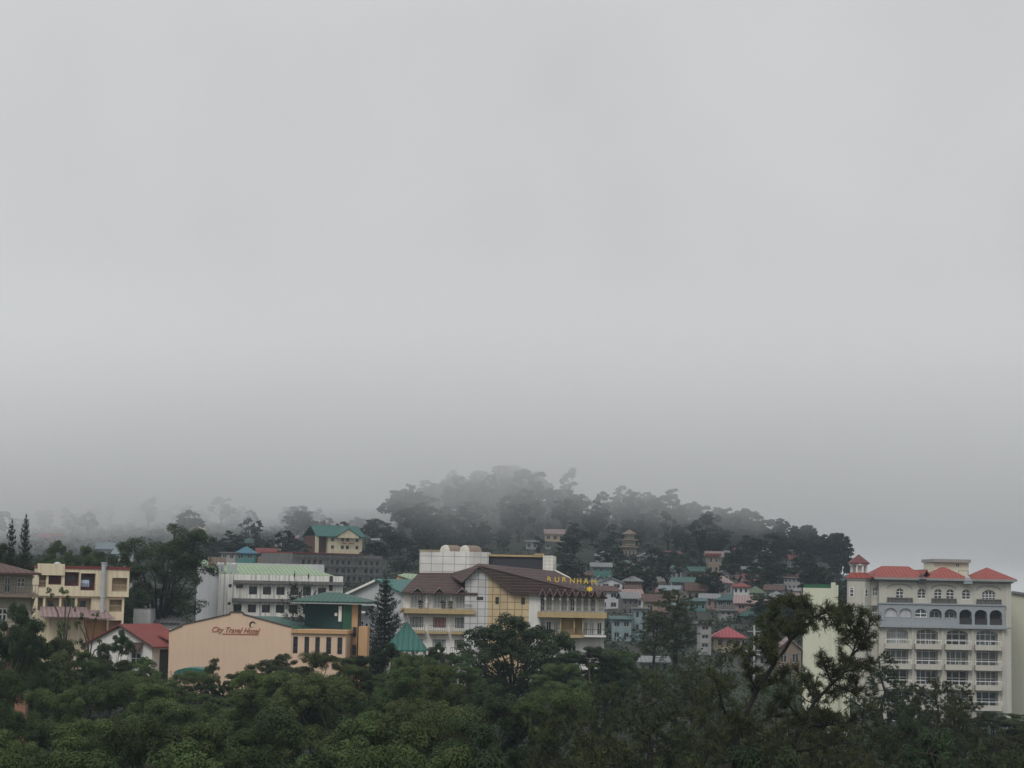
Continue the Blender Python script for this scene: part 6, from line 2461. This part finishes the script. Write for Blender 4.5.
feature_pine(61, 100, 728, [
    ([(724, 800, 0), (738, 735, 0), (757, 690, 0), (776, 660, 0), (790, 641, 0)], 0.17, 0.08, 0.25),
    ([(790, 641, 0), (803, 628, 0.5), (815, 617, 0.5), (826, 612, 0), (832, 616, 0)], 0.08, 0.03, 4.2),
    ([(815, 617, 0.5), (808, 610, 0.3), (800, 607, 0)], 0.04, 0.02, 4.5),
    ([(783, 622, -0.4), (772, 618, -0.4), (764, 622, -.6)], 0.04, 0.02, 4.5),
    ([(776, 660, 0), (764, 652, -0.8), (756, 640, -1)], 0.05, 0.02, 4.2),
    ([(790, 641, 0), (783, 622, -0.4), (779, 612, -0.4)], 0.07, 0.03, 4.5),
    ([(776, 660, 0), (768, 640, 1.0), (770, 625, 1.0)], 0.07, 0.03, 3.6),
    ([(803, 628, 0.5), (800, 615, 1.2), (792, 607, 1.5)], 0.05, 0.02, 4.0),
    ([(757, 690, 0), (748, 668, -1), (742, 650, -1.5)], 0.07, 0.03, 3.6),
    ([(757, 690, 0), (772, 684, 1.5), (786, 676, 2)], 0.06, 0.03, 3.2),
    ([(738, 735, 0), (722, 704, -1), (714, 676, -2)], 0.08, 0.03, 3.2),
    ([(738, 735, 0), (756, 722, 2), (772, 716, 2.5)], 0.07, 0.03, 3.4),
    ([(826, 612, 0), (834, 622, 0), (838, 628, 0.4)], 0.03, 0.02, 3.0),
    ([(730, 760, 0), (712, 736, 1), (700, 722, 1.5)], 0.07, 0.03, 3.4),
], 'foreground pine with a long bare limb leaning up to the yellow tower', 12, 0.28)
feature_pine(62, 104, 778, [
    ([(776, 800, 0), (790, 752, 0), (803, 722, 0), (815, 701, 0), (832, 684, 0), (844, 672, 0)], 0.15, 0.06, 0.3),
    ([(844, 672, 0), (852, 655, 0.5), (858, 638, 0.5), (857, 622, 0)], 0.07, 0.03, 3.4),
    ([(852, 655, 0.5), (864, 642, 0), (869, 628, 0), (870, 618, 0.4)], 0.06, 0.03, 3.6),
    ([(858, 638, 0.5), (848, 624, -0.6), (844, 612, -0.6), (846, 605, -.4)], 0.05, 0.02, 3.6),
    ([(844, 672, 0), (858, 668, 1.2), (868, 660, 1.5)], 0.06, 0.03, 3.8),
    ([(832, 684, 0), (826, 668, -1), (822, 658, -1.4)], 0.05, 0.03, 3.4),
    ([(832, 684, 0), (846, 690, 1), (860, 694, 1.6)], 0.06, 0.03, 3.6),
    ([(815, 701, 0), (806, 684, 1.2), (798, 672, 1.6)], 0.06, 0.03, 3.4),
    ([(803, 722, 0), (824, 726, 1.5), (846, 722, 2.2), (862, 718, 2.4)], 0.08, 0.03, 2.8),
    ([(803, 722, 0), (790, 706, -1), (780, 694, -1.6)], 0.07, 0.03, 3.2),
    ([(790, 752, 0), (816, 748, -1.5), (850, 742, -2)], 0.09, 0.03, 2.6),
    ([(790, 752, 0), (770, 740, 1), (756, 734, 1.6)], 0.07, 0.03, 2.8),
], 'foreground pine with forked dark limbs rising in front of the ivory hotel', 12, 0.28)

# ---- the park canopy in front, from far to near: (top x, top y, depth, kind, crown half-width px, where)
FG = [
    (8, 606, 178, 4, 34, 'dark tree hiding the lower balcony of the left villa'),
    (34, 640, 190, 2, 26, 'slender-crowned tree at the villa corner'),
    (62, 640, 214, 1, 30, 'green tree in front of the cream block lean-to roof'),
    (88, 652, 210, 0, 26, 'light green tree below the orange ground floor'),
    (112, 660, 216, 3, 30, 'flat-crowned tree left of the red-roofed house'),
    (150, 665, 214, 0, 30, 'low bright tree in front of the small white house'),
    (198, 672, 218, 1, 30, 'low bright tree along the foot of the peach wall, nearer the red roof'),
    (212, 659, 222, 0, 12, 'small tuft-like tree rising against the peach wall'),
    (250, 664, 222, 2, 30, 'tree at the foot of the peach wall below the lettering'),
    (292, 655, 222, 4, 30, 'dark tree in front of the peach wall corner'),
    (318, 652, 220, 1, 26, 'dark tree under the row of slit windows'),
    (352, 658, 222, 0, 28, 'tree under the green stair tower'),
    (384, 644, 222, 4, 30, 'dark tree at the foot of the araucaria'),
    (420, 655, 216, 1, 32, 'bright tree in front of the teal pavilion'),
    (462, 655, 214, 2, 30, 'green tree left of the dark spreading tree'),
    (560, 664, 214, 3, 34, 'flat-crowned tree right of the dark spreading tree'),
    (622, 650, 250, 1, 30, 'yellowish tree beside the hotel\'s right end'),
    (652, 668, 220, 9, 24, 'pine below the pale blue houses'),
    (690, 655, 215, 8, 26, 'pine in front of the narrow white building'),
    (722, 652, 200, 9, 26, 'pine in front of the rose-red roof'),
    (885, 652, 210, 8, 26, 'pine at the left end of the ivory hotel balconies'),
    (912, 682, 200, 9, 24, 'dark pine under the second balcony column of the ivory hotel'),
    (940, 676, 205, 7, 24, 'dark pine under the third balcony column of the ivory hotel'),
    (962, 684, 200, 8, 22, 'dark pine under the last balcony column of the ivory hotel'),
    (994, 712, 205, 4, 30, 'low dark tree at the right foot of the ivory hotel'),
    (1022, 714, 210, 0, 28, 'low tree in front of the beige building at the right edge'),
    # middle row
    (12, 672, 150, 0, 44, 'leafy tree at the left edge under the terracotta pillar'),
    (52, 690, 158, 3, 46, 'wide tree right of the terracotta pillar'),
    (108, 678, 165, 1, 50, 'wide light green tree below the flat-crowned tree'),
    (160, 684, 160, 0, 50, 'wide green tree below the red-roofed house'),
    (218, 690, 164, 2, 48, 'round green tree under the peach wall, second row'),
    (268, 672, 168, 3, 54, 'broad layered tree right of the peach wall tuft'),
    (330, 676, 165, 1, 56, 'broad layered tree under the peach annex'),
    (392, 668, 166, 0, 52, 'round bright tree under the araucaria, second row'),
    (436, 666, 160, 3, 48, 'layered bright tree under the teal pavilion'),
    (486, 684, 158, 4, 50, 'dark tree under the hotel gable, second row'),
    (548, 690, 156, 1, 50, 'dull green tree under the hotel\'s right wing, second row'),
    (606, 680, 150, 9, 36, 'pine under the hotel right corner'),
    (654, 676, 148, 8, 38, 'bushy pine below the low white building'),
    (700, 672, 146, 7, 38, 'bushy pine below the rose-red roof, second row'),
    (812, 676, 150, 9, 36, 'pine between the two leaning foreground limbs'),
    (864, 690, 150, 8, 36, 'pine behind the forked foreground limbs'),
    (908, 704, 150, 4, 42, 'dark tree below the ivory hotel balconies, second row'),
    (956, 700, 152, 9, 36, 'pine in front of the low dark tree by the ivory hotel'),
    (1004, 728, 150, 7, 38, 'pine near the right frame edge'),
    # near row
    (-6, 712, 118, 2, 56, 'near tree cut by the left frame edge'),
    (58, 722, 116, 0, 66, 'near tree in the lower left corner'),
    (130, 716, 120, 1, 70, 'near spreading tree left of the lower middle'),
    (204, 724, 118, 3, 72, 'near layered tree below the peach wall'),
    (280, 712, 122, 0, 72, 'near round tree below the peach annex'),
    (352, 716, 118, 2, 68, 'near full tree below the araucaria'),
    (420, 708, 120, 1, 72, 'near bright spreading tree below the teal pavilion'),
    (492, 722, 114, 0, 66, 'near dull tree below the hotel gable'),
    (556, 712, 112, 9, 52, 'near pine at the centre bottom'),
    (606, 722, 108, 7, 54, 'near pine right of the centre bottom'),
    (654, 712, 110, 8, 54, 'near dark pine below the low white building'),
    (700, 728, 106, 9, 50, 'near dark pine left of the long leaning limb'),
    (826, 738, 112, 7, 52, 'near dark pine between the forked limbs\' feet'),
    (880, 726, 112, 8, 52, 'near dark pine below the ivory hotel turret'),
    (936, 734, 114, 4, 60, 'near dark tree below the ivory hotel balconies'),
    (992, 744, 112, 9, 54, 'near dark pine at the lower right'),
    (1036, 742, 114, 7, 50, 'near dark pine cut by the right frame edge'),
    (748, 700, 128, 8, 46, 'dense pine behind the long leaning limb, filling its lower left'),
    (790, 706, 132, 9, 46, 'dense pine between the two leaning limbs, middle height'),
    (838, 716, 130, 7, 46, 'dense pine right of the forked limb'),
    (764, 736, 108, 9, 52, 'near pine hiding the feet of the leaning limb'),
    (740, 752, 90, 4, 70, 'closest dark broadleaf at the bottom under the leaning limbs'),
    (806, 752, 92, 4, 70, 'closest dark broadleaf at the bottom under the forked limbs'),
    # closest crowns along the bottom edge
    (24, 752, 88, 1, 86, 'closest tree at the bottom left corner'),
    (118, 756, 86, 0, 92, 'closest tree along the bottom, second from the left corner'),
    (222, 750, 88, 2, 92, 'closest tree at the bottom under the peach lettering'),
    (322, 754, 86, 1, 92, 'closest tree at the bottom under the annex windows'),
    (420, 748, 88, 3, 94, 'closest layered tree at the bottom under the pavilion'),
    (512, 756, 84, 4, 88, 'closest dark tree at the bottom centre'),
    (594, 752, 82, 8, 62, 'closest pine at the bottom right of centre'),
    (666, 758, 82, 7, 62, 'closest pine at the bottom left of the leaning limbs'),
    (874, 760, 84, 9, 64, 'closest pine at the bottom under the turret'),
    (960, 764, 84, 8, 64, 'closest pine at the bottom right'),
]
for (x_, y_, d_, k_, r_, lab) in FG:
    if k_ >= 7:
        place(PN[k_ - 7], x_, y_, d_, lab, r_, 'pine_tree', 'trees of the park canopy')
    else:
        place(BR[k_], x_, y_, d_, lab, r_, 'tree', 'trees of the park canopy')

# ---- trees between the houses
tr = random.Random(5)
TOWN = [(x_, y_) for x_, y_ in []]
spots = []
n_town = 0
HX = [(312, 368, 525, 556), (607, 650, 592, 607), (614, 645, 609, 636), (690, 704, 600, 609), (743, 766, 598, 609), (714, 744, 627, 650), (700, 710, 624, 650), (720, 742, 585, 594), (594, 607, 577, 590), (786, 798, 578, 587)]
for k in range(1500):
    if n_town >= 84:
        break
    px = tr.uniform(560, 842) if k % 4 else tr.uniform(180, 420)
    py = tr.uniform(566, 640) if px > 500 else tr.uniform(552, 582)
    if px < 560 and px > 500:
        continue
    d_ = hit(px, py)
    if d_ < 330:
        continue
    hgt = tr.uniform(4.5, 9)
    tp = py - hgt / d_ * FPX
    rr = tr.uniform(2.6, 4.2) / d_ * FPX
    # keep the named house fronts clear of trees that stand nearer
    if any(a - rr * 0.5 < px < b + rr * 0.5 and tp < f - 2 and py > e + 2 for a, b, e, f in HX):
        continue
    if any(abs(px - a) < 6 and abs(py - b) < 4 for a, b in spots):
        continue
    spots.append((px, py))
    place(FB[tr.randrange(4)], px, tp, d_, 'dark bushy tree filling a gap between the houses of the misty hillside town', rr, 'tree', 'trees between the hillside houses')
    n_town += 1

# ---- the wooded hill
def on_hill(n, xr, yr, label, group, hmin, hmax, seed, accept=None):
    q = random.Random(seed)
    done, pts, tries = 0, [], 0
    while done < n and tries < 20000:
        tries += 1
        x_, y_ = q.uniform(*xr), q.uniform(*yr)
        if accept and not accept(x_, y_):
            continue
        if any((x_ - a) ** 2 + (y_ - b) ** 2 < 15 for a, b in pts):
            continue
        pts.append((x_, y_))
        z_ = ground(x_, y_)
        h = hmin + (hmax - hmin) * q.random() ** 1.6
        k = q.choice((0, 1, 1, 2, 3, 3, 3))
        tm, cm, H, R_ = FB[k]
        r = thing('pine_tree' if k == 3 else 'tree', label, 'tree', (x_, y_, z_ - 0.3), q.uniform(0, 6.28), group)
        s_ = h / H
        w_ = s_ * q.uniform(0.85, 1.45)
        r.scale = (w_, w_, s_)
        link('trunk', tm, r)
        link('crown', cm, r)
        done += 1
    return done


HOUSE_AT = [o.location.copy() for o in col.objects if o.parent is None and o.get('category') in ('house', 'inn', 'pagoda', 'building') and o.location.y > 500]


def clear_of_houses(x_, y_):
    for l in HOUSE_AT:
        if abs(x_ - (l.x + (7.5 if 598 < l.y < 602 else 0)) * y_ / max(1, l.y)) < (12 if 598 < l.y < 602 else 6.5) and (-60 if 598 < l.y < 602 else -16) < y_ - l.y < 10:
            return False
    return True


on_hill(128, (-62, 150), (755, 858), 'dark tree of the dense wood near the cloud-covered hill crest', 'trees of the wooded hill crest', 8, 19, 1,
        lambda x_, y_: clear_of_houses(x_, y_) and -0.059 < x_ / y_ < 0.168 and ground(x_, y_) > 3)
on_hill(88, (-75, 128), (625, 755), 'dark tree on the lower wooded slope of the misty hill', 'trees of the lower wooded slope', 6.5, 15, 2,
        lambda x_, y_: clear_of_houses(x_, y_) and -0.061 < x_ / y_ < 0.168)
on_hill(44, (-340, -48), (650, 800), 'dim tree in the mist behind the left-hand roofs', 'trees in the mist behind the left roofs', 6, 11, 4, lambda x_, y_: clear_of_houses(x_, y_) and x_ / y_ < -0.062)
on_hill(74, (-360, -44), (790, 930), 'ghostly grey tree on the fog-bound slopes behind the left-hand town', 'trees on the foggy slopes', 8, 13, 3, lambda x_, y_: clear_of_houses(x_, y_) and x_ / y_ < -0.058)
for px, pt, d_, k, rad, lab in ((401, 496, 800, 3, 12, 'dark full pine at the left shoulder of the hill'), (431, 483, 820, 1, 15, 'tall open-topped tree on the crest above the long brown-roofed house'),
                               (483, 471, 835, 0, 14, 'tall dark tree at the hill crest rising into the cloud'), (838, 552, 800, 3, 7, 'slim tree at the right end of the hill against the sky'),
                               (851, 556, 560, 3, 5, 'slim pine just left of the ivory hotel turret'),
                               (822, 541, 800, 0, 16, 'rounded tree closing the hill on its right slope')):
    place(FB[k], px, pt, d_, lab, rad, 'tree')
# undergrowth: bushes nobody could count, on the park floor and the hillside
def undergrowth(name, label, n, yr, rad, per, ls, seed, leaf, pxr=(-60, 1084), power=1.0):
    rng = np.random.default_rng(seed)
    P_, N_, T_ = [], [], []
    for _ in range(n):
        y_ = yr[0] + (yr[1] - yr[0]) * rng.uniform() ** power
        x_ = (rng.uniform(*pxr) - 512) / FPX * y_
        if y_ > 500 and not clear_of_houses(x_, y_ ):
            continue
        rr = rng.uniform(*rad)
        e = dirs(rng, per, 0.35)
        P_.append(np.array([x_, y_, ground(x_, y_) + rr * 0.25]) + e * np.array([rr, rr, rr * 0.8]) * rng.uniform(0.5, 1.0, per)[:, None])
        N_.append(e * 0.6 + np.array([0, 0, 0.6]) + rng.normal(size=(per, 3)) * 0.4)
        T_.append(np.clip(rng.normal(rng.uniform(0.1, 0.6), 0.2, per), 0, 1))
    me = leaf_mesh(name, np.concatenate(P_), np.concatenate(N_), ls, ls * 0.5, np.concatenate(T_), W[leaf], rng)
    tag(link(name, me), label, None, None, 'stuff')


undergrowth('undergrowth', 'dark bushes and scrub between the trees and houses of the hillside', 5200, (330, 1000), (1.2, 2.6), 34, 0.45, 71, 'leaf_hill')
undergrowth('shrubbery', 'dark shrubs covering the park floor under the near trees', 2600, (66, 300), (1.3, 3.2), 110, 0.2, 72, 'leaf_dark')
# crowns of the potted plants
rg = np.random.default_rng(9)
for pl in globals().get('POT_PLANTS', []):
    n = 160
    e = dirs(rg, n, 0.4)
    pos = e * rg.uniform(0.1, 0.5, n)[:, None] + np.array([0, 0, 0.7])
    link('foliage', leaf_mesh('foliage', pos, e, 0.12, 0.06, rg.uniform(0, 1, n), W['leaf_dark'], rg), pl)

# ------------------------------------------------------------------ render settings
sc.view_settings.view_transform = 'Standard'
sc.view_settings.look = 'None'
sc.view_settings.gamma = 1
sc.view_settings.exposure = 0.0
sc.cycles.max_bounces = 16
sc.cycles.diffuse_bounces = 2
sc.cycles.glossy_bounces = 2
sc.cycles.transmission_bounces = 2
sc.cycles.volume_bounces = 14
sc.cycles.transparent_max_bounces = 4
sc.cycles.use_denoising = True
